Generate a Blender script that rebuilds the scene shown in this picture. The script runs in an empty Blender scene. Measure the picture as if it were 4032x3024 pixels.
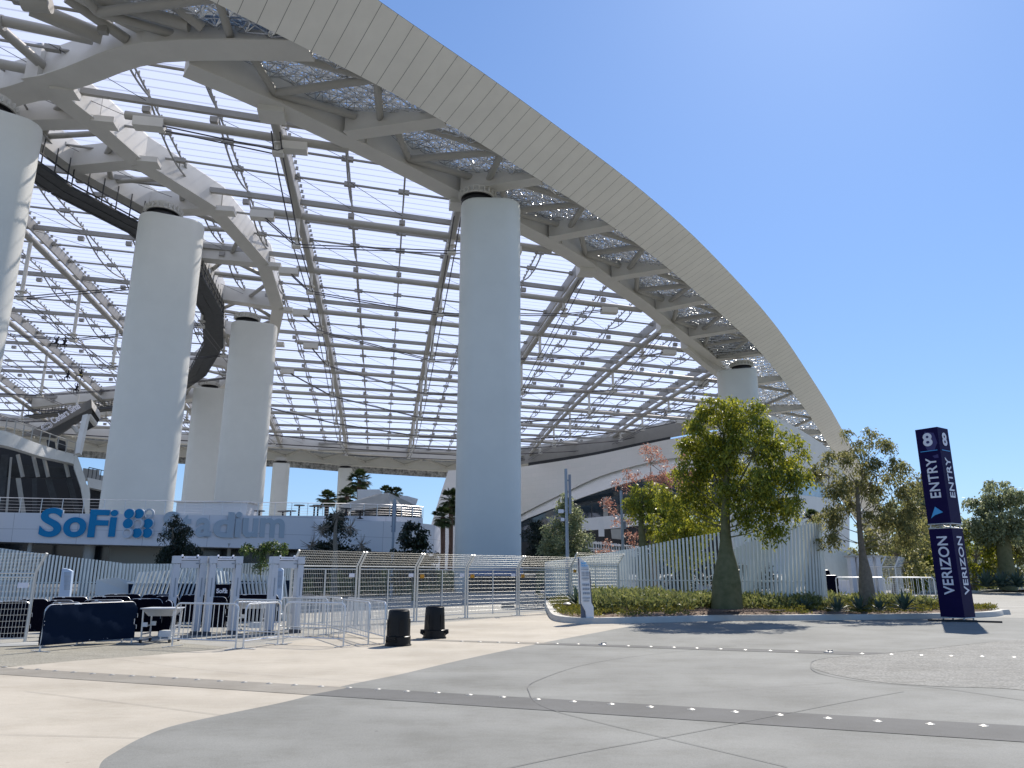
import bpy, bmesh, math, random
from mathutils import Vector, Matrix
V = Vector
# ------------------------------------------------------------------ camera, sky, sun, exposure
SC = bpy.context.scene
COL = SC.collection
F = 2911.0; CX, CY = 2016.0, 1512.0; PIT = math.atan(748/2911.0); H0 = 1.6
cam = bpy.data.cameras.new('camera'); camo = bpy.data.objects.new('camera', cam); COL.objects.link(camo)
camo.location = (0, 0, H0); camo.rotation_euler = (math.pi/2+PIT, 0, 0)
cam.sensor_width = 36; cam.lens = 36*F/4032; cam.clip_start = .1; cam.clip_end = 3000
SC.camera = camo
SUN_EL, SUN_AZ = 47.0, 28.6
wd = bpy.data.worlds.new('World'); SC.world = wd; wd.use_nodes = True
nt = wd.node_tree; bg = nt.nodes['Background']
sky = nt.nodes.new('ShaderNodeTexSky'); sky.sky_type = 'NISHITA'; sky.sun_disc = False
sky.sun_elevation = math.radians(SUN_EL); sky.sun_rotation = math.radians(SUN_AZ)
sky.altitude = 100; sky.air_density = 1.15; sky.dust_density = 0.25; sky.ozone_density = 3.0
gm = nt.nodes.new('ShaderNodeGamma'); gm.inputs[1].default_value = 0.68     # camera tone response of the sky
tn = nt.nodes.new('ShaderNodeMix'); tn.data_type = 'RGBA'; tn.blend_type = 'MULTIPLY'; tn.inputs[0].default_value = 1; tn.inputs[7].default_value = (.80, 1.07, 1.52, 1)
nt.links.new(sky.outputs[0], gm.inputs[0]); nt.links.new(gm.outputs[0], tn.inputs[6]); nt.links.new(tn.outputs[2], bg.inputs[0]); bg.inputs[1].default_value = 0.10
sun = bpy.data.lights.new('sun', 'SUN'); suno = bpy.data.objects.new('sun', sun); COL.objects.link(suno)
sun.energy = 4.1; sun.angle = math.radians(0.5); sun.color = (1.0, 0.935, 0.835)
a_, e_ = math.radians(SUN_AZ), math.radians(SUN_EL)
suno.rotation_euler = V((math.sin(a_)*math.cos(e_), math.cos(a_)*math.cos(e_), math.sin(e_))).to_track_quat('Z', 'Y').to_euler()
SC.view_settings.view_transform = 'Standard'; SC.view_settings.look = 'None'
SC.view_settings.exposure = 0.75; SC.view_settings.gamma = 1
SC.render.engine = 'CYCLES'
SC.cycles.transparent_max_bounces = 16; SC.cycles.max_bounces = 7
random.seed(7)
# ------------------------------------------------------------------ placing helpers (points of the place measured from the photograph)
CP, SP = math.cos(PIT), math.sin(PIT)
def ray(px, py):
    a = (px-CX)/F; b = (CY-py)/F
    return V((a, CP-b*SP, SP+b*CP))
def atz(px, py, z=0.0):                       # where the sight line meets height z
    r = ray(px, py); t = (z-H0)/r.z
    return V((r.x*t, r.y*t, z))
def atd(px, py, d):                           # at horizontal distance d
    r = ray(px, py); t = d/math.hypot(r.x, r.y)
    return V((r.x*t, r.y*t, H0+r.z*t))
TH = -0.17106; DU = V((math.sin(TH), math.cos(TH), 0)); DV = V((math.cos(TH), -math.sin(TH), 0))
def hs(x, y):                                 # height of the roof's lower tubes above the ground
    u = (x*DU.x+y*DU.y-100)/50; v = (x*DV.x+y*DV.y)/50
    return H0+40+0.63893*u-2.79898*v-1.26888*u*u-0.34122*v*v+1.2333*u*v
def UV(u, v, off=0.0):
    p = DU*u+DV*v; return V((p.x, p.y, hs(p.x, p.y)+off))
def roof(px, py, off=0.0):
    r = ray(px, py); t = 60.0
    for k in range(150):
        z = hs(r.x*t, r.y*t)+off; t = .5*t+.5*(z-H0)/r.z
    return V((r.x*t, r.y*t, r.z*t+H0))
# ------------------------------------------------------------------ materials
MATS = {}
def mat(name, col, rough=.6, metal=0.0, noise=0.0, nscale=8.0, bump=0.0, bscale=60.0, spec=.5, col2=None, detail=6, emit=None):
    if name in MATS: return MATS[name]
    m = bpy.data.materials.new(name); m.use_nodes = True; n = m.node_tree; b = n.nodes['Principled BSDF']
    b.inputs['Base Color'].default_value = (*col, 1); b.inputs['Roughness'].default_value = rough
    b.inputs['Metallic'].default_value = metal; b.inputs['Specular IOR Level'].default_value = spec
    tc = n.nodes.new('ShaderNodeTexCoord')
    if noise or col2:
        t = n.nodes.new('ShaderNodeTexNoise'); t.inputs['Scale'].default_value = nscale; t.inputs['Detail'].default_value = detail
        t.inputs['Roughness'].default_value = .62
        n.links.new(tc.outputs['Object'], t.inputs[0])
        r = n.nodes.new('ShaderNodeValToRGB'); c2 = col2 or tuple(min(1, c*(1+noise)) for c in col)
        c1 = col if col2 else tuple(c*(1-noise) for c in col)
        r.color_ramp.elements[0].position = .32; r.color_ramp.elements[1].position = .68
        r.color_ramp.elements[0].color = (*c1, 1); r.color_ramp.elements[1].color = (*c2, 1)
        n.links.new(t.outputs[0], r.inputs[0]); n.links.new(r.outputs[0], b.inputs['Base Color'])
    if bump:
        t2 = n.nodes.new('ShaderNodeTexNoise'); t2.inputs['Scale'].default_value = bscale; t2.inputs['Detail'].default_value = 4
        n.links.new(tc.outputs['Object'], t2.inputs[0])
        bp = n.nodes.new('ShaderNodeBump'); bp.inputs['Strength'].default_value = bump; bp.inputs['Distance'].default_value = .02
        n.links.new(t2.outputs[0], bp.inputs['Height']); n.links.new(bp.outputs[0], b.inputs['Normal'])
    MATS[name] = m; return m
M_WHITE = mat('painted_steel', (.58, .572, .53), .5, noise=.05, nscale=.35)
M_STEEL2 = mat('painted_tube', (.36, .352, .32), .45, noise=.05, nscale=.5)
M_COLUMN = mat('column_render', (.68, .69, .645), .62, noise=.035, nscale=.25, bump=.08, bscale=9)
M_PANEL = mat('fascia_panel', (.74, .722, .665), .48, noise=.04, nscale=.4)
M_SHELL = mat('shell_panel', (.66, .65, .62), .5, noise=.03, nscale=.3)
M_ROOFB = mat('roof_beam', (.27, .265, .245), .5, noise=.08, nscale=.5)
M_DARK = mat('dark_void', (.02, .022, .025), .7)  # near-black; on the flat recess sheets it stands in for shade
M_RUBBER = mat('black_rubber', (.012, .012, .014), .5)
M_CABLE = mat('steel_cable', (.045, .045, .055), .5)
M_CATWALK = mat('catwalk_grey', (.035, .04, .045), .6, noise=.3, nscale=2)
M_WALLW = mat('white_render', (.66, .67, .68), .65, noise=.03, nscale=.5)
M_WALLG = mat('grey_concrete', (.36, .36, .34), .75, noise=.1, nscale=.6)
M_FINE = mat('galvanised', (.62, .63, .64), .33, metal=.55, noise=.08, nscale=3)
M_FENCE = mat('fence_white', (.60, .60, .57), .4, metal=.15)
M_SLAT = mat('slat_aluminium', (.66, .685, .655), .42, metal=.2, noise=.05, nscale=1.2)
M_NAVY = mat('navy_fabric', (.007, .014, .032), .95, spec=.03)
M_BLACKF = mat('black_cover', (.004, .004, .010), .8, spec=.04)
M_CAN = mat('black_plastic', (.006, .006, .007), .38, noise=.2, nscale=3, spec=.25)
M_BLUE = mat('sign_blue', (.006, .20, .42), .5, spec=.2)
M_LETTER = mat('letter_white', (.37, .44, .50), .5)
M_PURPLE = mat('banner_navy', (.009, .005, .05), .6, noise=.10, nscale=1.5, spec=.12)
M_PURPLE2 = mat('banner_violet', (.035, .028, .13), .55)
M_PRINTW = mat('print_white', (.72, .72, .78), .5)
M_CYAN = mat('print_cyan', (.06, .36, .70), .5)
M_DETECT = mat('detector_grey', (.50, .53, .58), .4)
M_KIOSKD = mat('kiosk_slate', (.10, .11, .14), .5)
M_KIOSKW = mat('kiosk_white', (.66, .68, .70), .4)
M_INK = mat('print_grey', (.25, .29, .34), .6)
M_BARK = mat('boab_bark', (.085, .092, .035), .85, col2=(.15, .145, .07), nscale=4, bump=.4, bscale=22)
M_BARK2 = mat('grey_bark', (.16, .13, .095), .85, col2=(.25, .21, .16), nscale=6, bump=.6, bscale=24)
M_PALMT = mat('palm_trunk', (.10, .055, .035), .9, col2=(.17, .10, .07), nscale=3)
M_SOIL = mat('mulch', (.085, .05, .035), .95, col2=(.22, .16, .12), nscale=14, bump=.8, bscale=30)
M_KERB = mat('kerb_concrete', (.50, .48, .43), .8, noise=.07, nscale=2, bump=.2)
M_YEL = mat('tag_orange', (.55, .26, .02), .5)
M_STUD = mat('stud_metal', (.30, .295, .28), .5, metal=.4)
def leafmat(name, c1, c2, trans=.35):
    m = bpy.data.materials.new(name); m.use_nodes = True; n = m.node_tree; n.nodes.clear()
    o = n.nodes.new('ShaderNodeOutputMaterial'); g = n.nodes.new('ShaderNodeNewGeometry')
    r = n.nodes.new('ShaderNodeValToRGB'); r.color_ramp.elements[0].color = (*c1, 1); r.color_ramp.elements[1].color = (*c2, 1)
    n.links.new(g.outputs['Random Per Island'], r.inputs[0])
    d = n.nodes.new('ShaderNodeBsdfPrincipled'); d.inputs['Roughness'].default_value = .5
    t = n.nodes.new('ShaderNodeBsdfTranslucent'); mx = n.nodes.new('ShaderNodeMixShader'); mx.inputs[0].default_value = trans
    hsv = n.nodes.new('ShaderNodeHueSaturation'); hsv.inputs['Value'].default_value = 1.7; hsv.inputs['Hue'].default_value = .485
    n.links.new(r.outputs[0], d.inputs['Base Color']); n.links.new(r.outputs[0], hsv.inputs['Color']); n.links.new(hsv.outputs[0], t.inputs[0])
    n.links.new(d.outputs[0], mx.inputs[1]); n.links.new(t.outputs[0], mx.inputs[2]); n.links.new(mx.outputs[0], o.inputs[0])
    MATS[name] = m; return m
L_BOAB = leafmat('leaf_boab', (.06, .10, .013), (.29, .295, .028), .45)
L_OLIVE = leafmat('leaf_olive', (.09, .11, .04), (.25, .24, .09), .45)
L_DARK = leafmat('leaf_dark', (.008, .014, .007), (.022, .034, .014), .15)  # shade on the trees is put into this near-black leaf colour
L_SILVER = leafmat('leaf_silver', (.09, .12, .06), (.28, .31, .17), .4)
L_RED = leafmat('leaf_coral', (.26, .11, .07), (.42, .27, .19), .35)
L_GC = leafmat('leaf_groundcover', (.05, .075, .012), (.20, .18, .03), .3)
L_GC2 = leafmat('leaf_grevillea', (.07, .10, .03), (.22, .23, .08), .35)
L_AGAVE = leafmat('leaf_agave', (.03, .055, .04), (.07, .11, .08), .1)
L_PALM = leafmat('leaf_palm', (.02, .04, .015), (.07, .10, .03), .25)
def etfe():
    m = bpy.data.materials.new('roof_film'); m.use_nodes = True; n = m.node_tree; n.nodes.clear()
    o = n.nodes.new('ShaderNodeOutputMaterial'); uv = n.nodes.new('ShaderNodeUVMap'); uv.uv_map = 'UVMap'
    w = n.nodes.new('ShaderNodeTexWave'); w.wave_type = 'BANDS'; w.bands_direction = 'Y'; w.wave_profile = 'SIN'
    w.inputs['Scale'].default_value = 1/1.35*.314*1.0; w.inputs['Distortion'].default_value = 0
    r = n.nodes.new('ShaderNodeValToRGB'); r.color_ramp.elements[0].position = .90; r.color_ramp.elements[1].position = .99
    r.color_ramp.elements[0].color = (0, 0, 0, 1); r.color_ramp.elements[1].color = (1, 1, 1, 1)
    tr = n.nodes.new('ShaderNodeBsdfTransparent'); tr.inputs[0].default_value = (.96, .94, .97, 1)
    tl = n.nodes.new('ShaderNodeBsdfTranslucent'); tl.inputs[0].default_value = (.80, .80, .86, 1)
    df = n.nodes.new('ShaderNodeBsdfDiffuse'); df.inputs[0].default_value = (.42, .43, .47, 1)
    mx = n.nodes.new('ShaderNodeMixShader'); mx.inputs[0].default_value = .46
    m2 = n.nodes.new('ShaderNodeMixShader'); ml = n.nodes.new('ShaderNodeMath'); ml.operation = 'MULTIPLY'; ml.inputs[1].default_value = .4
    n.links.new(uv.outputs[0], w.inputs[0]); n.links.new(w.outputs[1], r.inputs[0]); n.links.new(r.outputs[0], ml.inputs[0])
    n.links.new(tr.outputs[0], mx.inputs[1]); n.links.new(tl.outputs[0], mx.inputs[2])
    n.links.new(ml.outputs[0], m2.inputs[0]); n.links.new(mx.outputs[0], m2.inputs[1]); n.links.new(df.outputs[0], m2.inputs[2])
    n.links.new(m2.outputs[0], o.inputs[0]); return m
M_FILM = etfe()
def perf():
    m = bpy.data.materials.new('perforated_skin'); m.use_nodes = True; n = m.node_tree; n.nodes.clear()
    o = n.nodes.new('ShaderNodeOutputMaterial'); tc = n.nodes.new('ShaderNodeTexCoord')
    v = n.nodes.new('ShaderNodeTexVoronoi'); v.inputs['Scale'].default_value = 2.2; v.feature = 'F1'
    ns = n.nodes.new('ShaderNodeTexNoise'); ns.inputs['Scale'].default_value = 3.5; ns.inputs['Detail'].default_value = 5
    n.links.new(tc.outputs['Object'], v.inputs[0]); n.links.new(tc.outputs['Object'], ns.inputs[0])
    p = n.nodes.new('ShaderNodeBsdfPrincipled'); p.inputs['Metallic'].default_value = .7; p.inputs['Roughness'].default_value = .35
    r = n.nodes.new('ShaderNodeValToRGB'); r.color_ramp.elements[0].color = (.12, .13, .14, 1); r.color_ramp.elements[1].color = (.5, .52, .54, 1)
    n.links.new(v.outputs['Color'], r.inputs[0]); n.links.new(r.outputs[0], p.inputs['Base Color'])
    t = n.nodes.new('ShaderNodeBsdfTransparent'); mx = n.nodes.new('ShaderNodeMixShader')
    r2 = n.nodes.new('ShaderNodeValToRGB'); r2.color_ramp.elements[0].position = .56; r2.color_ramp.elements[1].position = .60
    tl = n.nodes.new('ShaderNodeBsdfTranslucent'); tl.inputs[0].default_value = (.5, .52, .53, 1)
    m3 = n.nodes.new('ShaderNodeMixShader'); m3.inputs[0].default_value = .22
    n.links.new(ns.outputs[0], r2.inputs[0]); n.links.new(r2.outputs[0], mx.inputs[0])
    n.links.new(p.outputs[0], m3.inputs[1]); n.links.new(tl.outputs[0], m3.inputs[2])
    n.links.new(m3.outputs[0], mx.inputs[1]); n.links.new(t.outputs[0], mx.inputs[2]); n.links.new(mx.outputs[0], o.inputs[0]); return m
M_PERF = perf()
def glass():
    m = mat('glazing', (.02, .035, .05), .08, spec=1.0); return m
M_GLASS = glass()
# ------------------------------------------------------------------ object helpers
def tag(o, label=None, cat=None, group=None, kind=None):
    if label: o['label'] = label
    if cat: o['category'] = cat
    if group: o['group'] = group
    if kind: o['kind'] = kind
    return o
def empty(name, loc, label=None, cat=None, group=None, rz=0.0):
    o = bpy.data.objects.new(name, None); COL.objects.link(o); o.location = loc; o.rotation_euler = (0, 0, rz); o.empty_display_size = .2
    return tag(o, label, cat, group)
class MB:
    def __init__(s): s.v = []; s.f = []; s.uv = None
    def add(s, vs, fs):
        b = len(s.v); s.v += [tuple(p) for p in vs]; s.f += [tuple(b+i for i in f) for f in fs]; return s
    def hexa(s, a, b):                       # two quads a (4 pts), b (4 pts)
        return s.add(list(a)+list(b), [(0, 3, 2, 1), (4, 5, 6, 7), (0, 1, 5, 4), (1, 2, 6, 5), (2, 3, 7, 6), (3, 0, 4, 7)])
    def box(s, c, sz, rz=0.0, ax=None):
        c = V(c)
        if ax: X, Y, Z = ax
        else: X, Y, Z = V((math.cos(rz), math.sin(rz), 0)), V((-math.sin(rz), math.cos(rz), 0)), V((0, 0, 1))
        X = X*sz[0]/2; Y = Y*sz[1]/2; Z = Z*sz[2]/2
        return s.hexa([c-X-Y-Z, c+X-Y-Z, c+X+Y-Z, c-X+Y-Z], [c-X-Y+Z, c+X-Y+Z, c+X+Y+Z, c-X+Y+Z])
    def bar(s, p, q, w, h, up=V((0, 0, 1))):
        p, q = V(p), V(q); d = (q-p)
        if d.length < 1e-5: return s
        d.normalize(); x = d.cross(up)
        if x.length < 1e-4: x = d.cross(V((0, 1, 0)))
        x.normalize(); y = x.cross(d); x = x*w/2; y = y*h/2
        return s.hexa([p-x-y, p+x-y, p+x+y, p-x+y], [q-x-y, q+x-y, q+x+y, q-x+y])
    def tube(s, p, q, r, n=8, r2=None, cap=True):
        return s.path([p, q], [r, r if r2 is None else r2], n, cap)
    def path(s, pts, rad, n=8, cap=True):
        pts = [V(p) for p in pts]
        if not isinstance(rad, (list, tuple)): rad = [rad]*len(pts)
        b = len(s.v); m = len(pts); px = None
        for i, p in enumerate(pts):
            d = (pts[min(i+1, m-1)]-pts[max(i-1, 0)])
            if d.length < 1e-6: d = V((0, 0, 1))
            d.normalize()
            if px is None:
                px = d.cross(V((0, 0, 1)));
                if px.length < 1e-3: px = V((1, 0, 0))
            px = (px-d*px.dot(d)).normalized(); py = d.cross(px)
            for k in range(n):
                a = 2*math.pi*k/n; s.v.append(tuple(p+(px*math.cos(a)+py*math.sin(a))*rad[i]))
        for i in range(m-1):
            for k in range(n):
                k2 = (k+1) % n; s.f.append((b+i*n+k, b+i*n+k2, b+(i+1)*n+k2, b+(i+1)*n+k))
        if cap: s.f.append(tuple(b+k for k in range(n-1, -1, -1))); s.f.append(tuple(b+(m-1)*n+k for k in range(n)))
        return s
    def prism(s, poly, off):                 # poly 3-D list, extruded by vector off
        n = len(poly); off = V(off)
        return s.add(list(poly)+[V(p)+off for p in poly], [tuple(range(n-1, -1, -1)), tuple(range(n, 2*n))]+[(i, (i+1) % n, n+(i+1) % n, n+i) for i in range(n)])
    def lathe(s, c, prof, n=20, sx=1.0, sy=1.0, rz=0.0):   # prof [(r,z)]
        c = V(c); b = len(s.v)
        for r, z in prof:
            for k in range(n):
                a = 2*math.pi*k/n; x, y = r*math.cos(a)*sx, r*math.sin(a)*sy
                s.v.append((c.x+x*math.cos(rz)-y*math.sin(rz), c.y+x*math.sin(rz)+y*math.cos(rz), c.z+z))
        for i in range(len(prof)-1):
            for k in range(n):
                k2 = (k+1) % n; s.f.append((b+i*n+k, b+i*n+k2, b+(i+1)*n+k2, b+(i+1)*n+k))
        s.f.append(tuple(b+k for k in range(n-1, -1, -1))); m = len(prof)-1; s.f.append(tuple(b+m*n+k for k in range(n)))
        return s
    def sweep(s, pts, prof, normals=None, close=True):   # prof [(out, up)], pts on the path, outward plan normals
        pts = [V(p) for p in pts]; m = len(pts); n = len(prof); b = len(s.v)
        for i, p in enumerate(pts):
            if normals: nn = normals[i]
            else:
                d = pts[min(i+1, m-1)]-pts[max(i-1, 0)]; nn = V((d.y, -d.x, 0)).normalized()
            for o, u in prof: s.v.append(tuple(p+nn*o+V((0, 0, u))))
        for i in range(m-1):
            for k in range(n if close else n-1):
                k2 = (k+1) % n; s.f.append((b+i*n+k, b+(i+1)*n+k, b+(i+1)*n+k2, b+i*n+k2))
        if close: s.f.append(tuple(b+k for k in range(n))); s.f.append(tuple(b+(m-1)*n+k for k in range(n-1, -1, -1)))
        return s
    def build(s, name, m, parent=None, smooth=False, world=True):
        o0 = parent.location if (parent is not None and world) else V((0, 0, 0)); v = s.v
        if parent is not None and world:
            L = V(parent.location); g = parent.parent
            while g is not None: L = L+V(g.location); g = g.parent
            v = [(x-L.x, y-L.y, z-L.z) for x, y, z in v]
        me = bpy.data.meshes.new(name); me.from_pydata(v, [], s.f); me.materials.append(m)
        if s.uv: 
            ul = me.uv_layers.new(name='UVMap')
            for l in me.loops: ul.data[l.index].uv = s.uv[l.vertex_index]
        bm = bmesh.new(); bm.from_mesh(me); bmesh.ops.recalc_face_normals(bm, faces=bm.faces) if len(bm.faces) < 60000 and not s.uv else None
        bm.to_mesh(me); bm.free()
        if smooth:
            for p in me.polygons: p.use_smooth = True
            try: me.set_sharp_from_angle(angle=math.radians(40))
            except Exception: pass
        o = bpy.data.objects.new(name, me); COL.objects.link(o)
        if parent is not None: o.parent = parent
        return o
def copy_tree(o, parent=None):
    c = o.copy(); COL.objects.link(c)
    if parent is not None: c.parent = parent
    for ch in list(o.children): copy_tree(ch, c)
    return c
def put(o, loc, rz=None):
    o.location = loc
    if rz is not None: o.rotation_euler = (0, 0, rz)
    return o
def smoothline(pts, n=6):                     # Catmull-Rom through points
    pts = [V(p) for p in pts]; out = []
    for i in range(len(pts)-1):
        p0, p1, p2, p3 = pts[max(i-1, 0)], pts[i], pts[i+1], pts[min(i+2, len(pts)-1)]
        for k in range(n):
            t = k/n; out.append(.5*((2*p1)+(p2-p0)*t+(2*p0-5*p1+4*p2-p3)*t*t+(3*p1-p0-3*p2+p3)*t*t*t))
    out.append(pts[-1]); return out
def arclen(pts):
    L = [0.0]
    for a, b in zip(pts, pts[1:]): L.append(L[-1]+(b-a).length)
    return L
def resample(pts, step):
    L = arclen(pts); n = max(2, int(round(L[-1]/step))); out = []; j = 0
    for k in range(n+1):
        t = L[-1]*k/n
        while j < len(L)-2 and L[j+1] < t: j += 1
        f = (t-L[j])/max(1e-9, L[j+1]-L[j]); out.append(pts[j].lerp(pts[j+1], min(1, max(0, f))))
    return out
def normals(pts):
    out = []
    for i in range(len(pts)):
        d = pts[min(i+1, len(pts)-1)]-pts[max(i-1, 0)]; out.append(V((d.y, -d.x, 0)).normalized())
    return out
def text_mesh(name, body, size, origin, right, up, m, parent=None, depth=.03, bold=0.0, align='LEFT', space=1.0, sx=1.0):
    cu = bpy.data.curves.new(name, 'FONT'); cu.body = body; cu.size = size; cu.extrude = depth/2; cu.offset = bold; cu.align_x = align
    cu.space_character = space; cu.resolution_u = 6
    t = bpy.data.objects.new(name, cu); COL.objects.link(t); dg = bpy.context.evaluated_depsgraph_get()
    me = bpy.data.meshes.new_from_object(t.evaluated_get(dg)); bpy.data.objects.remove(t)
    right = V(right).normalized(); up = V(up).normalized(); nz = right.cross(up)
    M = Matrix(((right.x*sx, up.x, nz.x, origin[0]), (right.y*sx, up.y, nz.y, origin[1]), (right.z*sx, up.z, nz.z, origin[2]), (0, 0, 0, 1)))
    me.transform(M)
    if parent is not None: me.transform(Matrix.Translation(-V(parent.location)))
    me.materials.clear(); me.materials.append(m)
    o = bpy.data.objects.new(name, me); COL.objects.link(o)
    if parent is not None: o.parent = parent
    return o
# ================================================================== GROUND
def ground_mat(name, c1, c2, scale, speck=0.0, grain=300.0, bump=.15, bsc=120):
    m = bpy.data.materials.new(name); m.use_nodes = True; n = m.node_tree; b = n.nodes['Principled BSDF']
    b.inputs['Roughness'].default_value = .85; b.inputs['Specular IOR Level'].default_value = .25
    tc = n.nodes.new('ShaderNodeTexCoord'); mp = n.nodes.new('ShaderNodeMapping'); mp.inputs['Scale'].default_value = (1, 1.6, 1)
    n.links.new(tc.outputs['Object'], mp.inputs[0])
    def N(s, d=6, r=.6):
        t = n.nodes.new('ShaderNodeTexNoise'); t.inputs['Scale'].default_value = s; t.inputs['Detail'].default_value = d; t.inputs['Roughness'].default_value = r
        n.links.new(mp.outputs[0], t.inputs[0]); return t
    t = N(scale, 8, .65); r = n.nodes.new('ShaderNodeValToRGB'); r.color_ramp.elements[0].position = .3; r.color_ramp.elements[1].position = .7
    r.color_ramp.elements[0].color = (*c1, 1); r.color_ramp.elements[1].color = (*c2, 1); n.links.new(t.outputs[0], r.inputs[0])
    out = r.outputs[0]
    t2 = N(grain, 2, .7); r2 = n.nodes.new('ShaderNodeValToRGB'); s = speck or .10
    r2.color_ramp.elements[0].position = .35; r2.color_ramp.elements[1].position = .65
    r2.color_ramp.elements[0].color = (1-s, 1-s, 1-s, 1); r2.color_ramp.elements[1].color = (1+s, 1+s, 1+s, 1) if s < .2 else (1+s, 1+s, 1+s, 1)
    n.links.new(t2.outputs[0], r2.inputs[0]); mx = n.nodes.new('ShaderNodeMix'); mx.data_type = 'RGBA'; mx.blend_type = 'MULTIPLY'; mx.inputs[0].default_value = 1
    n.links.new(out, mx.inputs[6]); n.links.new(r2.outputs[0], mx.inputs[7]); out = mx.outputs[2]
    # stains
    t3 = N(.22, 5, .7); r3 = n.nodes.new('ShaderNodeValToRGB'); r3.color_ramp.elements[0].position = .38; r3.color_ramp.elements[1].position = .6
    r3.color_ramp.elements[0].color = (.86, .86, .86, 1); r3.color_ramp.elements[1].color = (1, 1, 1, 1)
    n.links.new(t3.outputs[0], r3.inputs[0]); m3 = n.nodes.new('ShaderNodeMix'); m3.data_type = 'RGBA'; m3.blend_type = 'MULTIPLY'; m3.inputs[0].default_value = 1
    n.links.new(out, m3.inputs[6]); n.links.new(r3.outputs[0], m3.inputs[7]); n.links.new(m3.outputs[2], b.inputs['Base Color'])
    vo = n.nodes.new('ShaderNodeTexVoronoi'); vo.inputs['Scale'].default_value = 1.1; n.links.new(tc.outputs['Object'], vo.inputs[0])
    lt = n.nodes.new('ShaderNodeMapRange'); lt.inputs[1].default_value = .012; lt.inputs[2].default_value = .03; lt.inputs[3].default_value = .62; lt.inputs[4].default_value = 1.0
    n.links.new(vo.outputs[0], lt.inputs[0]); m5 = n.nodes.new('ShaderNodeMix'); m5.data_type = 'RGBA'; m5.blend_type = 'MULTIPLY'; m5.inputs[0].default_value = 1
    t6 = N(.9, 6, .75); r6_ = n.nodes.new('ShaderNodeValToRGB'); r6_.color_ramp.elements[0].position = .36; r6_.color_ramp.elements[1].position = .52; r6_.color_ramp.elements[0].color = (.92, .915, .9, 1); r6_.color_ramp.elements[1].color = (1, 1, 1, 1)
    n.links.new(t6.outputs[0], r6_.inputs[0]); m6 = n.nodes.new('ShaderNodeMix'); m6.data_type = 'RGBA'; m6.blend_type = 'MULTIPLY'; m6.inputs[0].default_value = 1
    n.links.new(m3.outputs[2], m5.inputs[6]); n.links.new(lt.outputs[0], m5.inputs[7]); n.links.new(m5.outputs[2], m6.inputs[6]); n.links.new(r6_.outputs[0], m6.inputs[7]); n.links.new(m6.outputs[2], b.inputs['Base Color'])
    bp = n.nodes.new('ShaderNodeBump'); bp.inputs['Strength'].default_value = bump; bp.inputs['Distance'].default_value = .01
    t4 = N(bsc, 3); n.links.new(t4.outputs[0], bp.inputs['Height']); n.links.new(bp.outputs[0], b.inputs['Normal'])
    return m
G_BASE = ground_mat('asphalt_pale', (.28, .27, .24), (.34, .33, .30), .5, .22, 60)
G_GREY = ground_mat('grey_concrete_paving', (.19, .191, .178), (.24, .241, .226), .45, .13, 70)
G_PALE = ground_mat('pale_concrete_paving', (.385, .345, .285), (.46, .42, .355), .5, .08, 80)
G_BAND = ground_mat('dark_band_paving', (.115, .115, .112), (.14, .14, .137), 1.0, .14, 90)
G_BANDP = ground_mat('pale_band_paving', (.235, .215, .185), (.285, .265, .23), 1.0, .10, 90)
G_AGG = ground_mat('aggregate_paving', (.18, .178, .165), (.27, .265, .245), 3.0, .36, 22, .5, 60)
G_AGG2 = ground_mat('aggregate_walk', (.24, .225, .185), (.31, .295, .25), 2.0, .3, 24, .4, 60)
M_JOINT = mat('paving_joint', (.15, .15, .145), .9)
def sheet(name, pts, z, m, kind='structure'):
    me = bpy.data.meshes.new(name); bm = bmesh.new(); vs = [bm.verts.new((p[0], p[1], z)) for p in pts]; f = bm.faces.new(vs)
    if f.normal.z < 0: f.normal_flip()
    bmesh.ops.triangulate(bm, faces=bm.faces); bm.to_mesh(me); bm.free(); me.materials.append(m)
    for p in me.polygons: pass
    o = bpy.data.objects.new(name, me); COL.objects.link(o); tag(o, kind=kind); return o
sheet('ground', [(-1500, -300), (1500, -300), (1500, 2500), (-1500, 2500)], 0, G_BASE)
g = lambda x, y: atz(x, y, 0)
# boundary between the pale and the grey paving
BD = smoothline([g(390, 3100), g(395, 3010), g(460, 2960), g(560, 2905), g(680, 2860), g(880, 2815), g(1150, 2758), g(1360, 2700), g(1580, 2655), g(1850, 2592), g(2170, 2525), g(2330, 2495), g(2480, 2466)], 8)
sheet('pale_plaza', BD+[g(2300, 2440), g(2200, 2428), g(2120, 2412), g(1900, 2437), g(1500, 2475), g(1000, 2545), g(600, 2580), g(300, 2602), g(60, 2625), g(-500, 2660), V((-14, 5, 0)), V((-5, -3, 0))], .004, G_PALE)
sheet('grey_plaza', list(reversed(BD))+[V((-2.0, 1.0, 0)), V((-2, -6, 0)), V((40, -6, 0)), V((60, 24, 0)), g(4400, 2440), g(3950, 2432), g(2900, 2450), g(2560, 2452)], .0044, G_GREY)
sheet('aggregate_patch', smoothline([g(4500, 2800), g(4032, 2720), g(3700, 2705), g(3480, 2690), g(3300, 2662), g(3205, 2635), g(3195, 2620), g(3230, 2597), g(3350, 2580), g(3560, 2565), g(3760, 2543), g(4032, 2516), g(4400, 2480)], 8), .0085, G_AGG)
sheet('aggregate_walkway', [g(60, 2625), g(300, 2602), g(620, 2579), g(900, 2550), g(700, 2530), g(400, 2525), g(-400, 2540), g(-700, 2640)], .0048, G_AGG2)
def crosspt(A, B, y):  return A+(B-A)*((y-A.y)/(B.y-A.y))
def band(name, p0, p1, q0, q1, z, m):   # quad between line p0-p1 (far side) and q0-q1 (near side)
    return sheet(name, [p0, p1, q1, q0], z, m)
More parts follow.
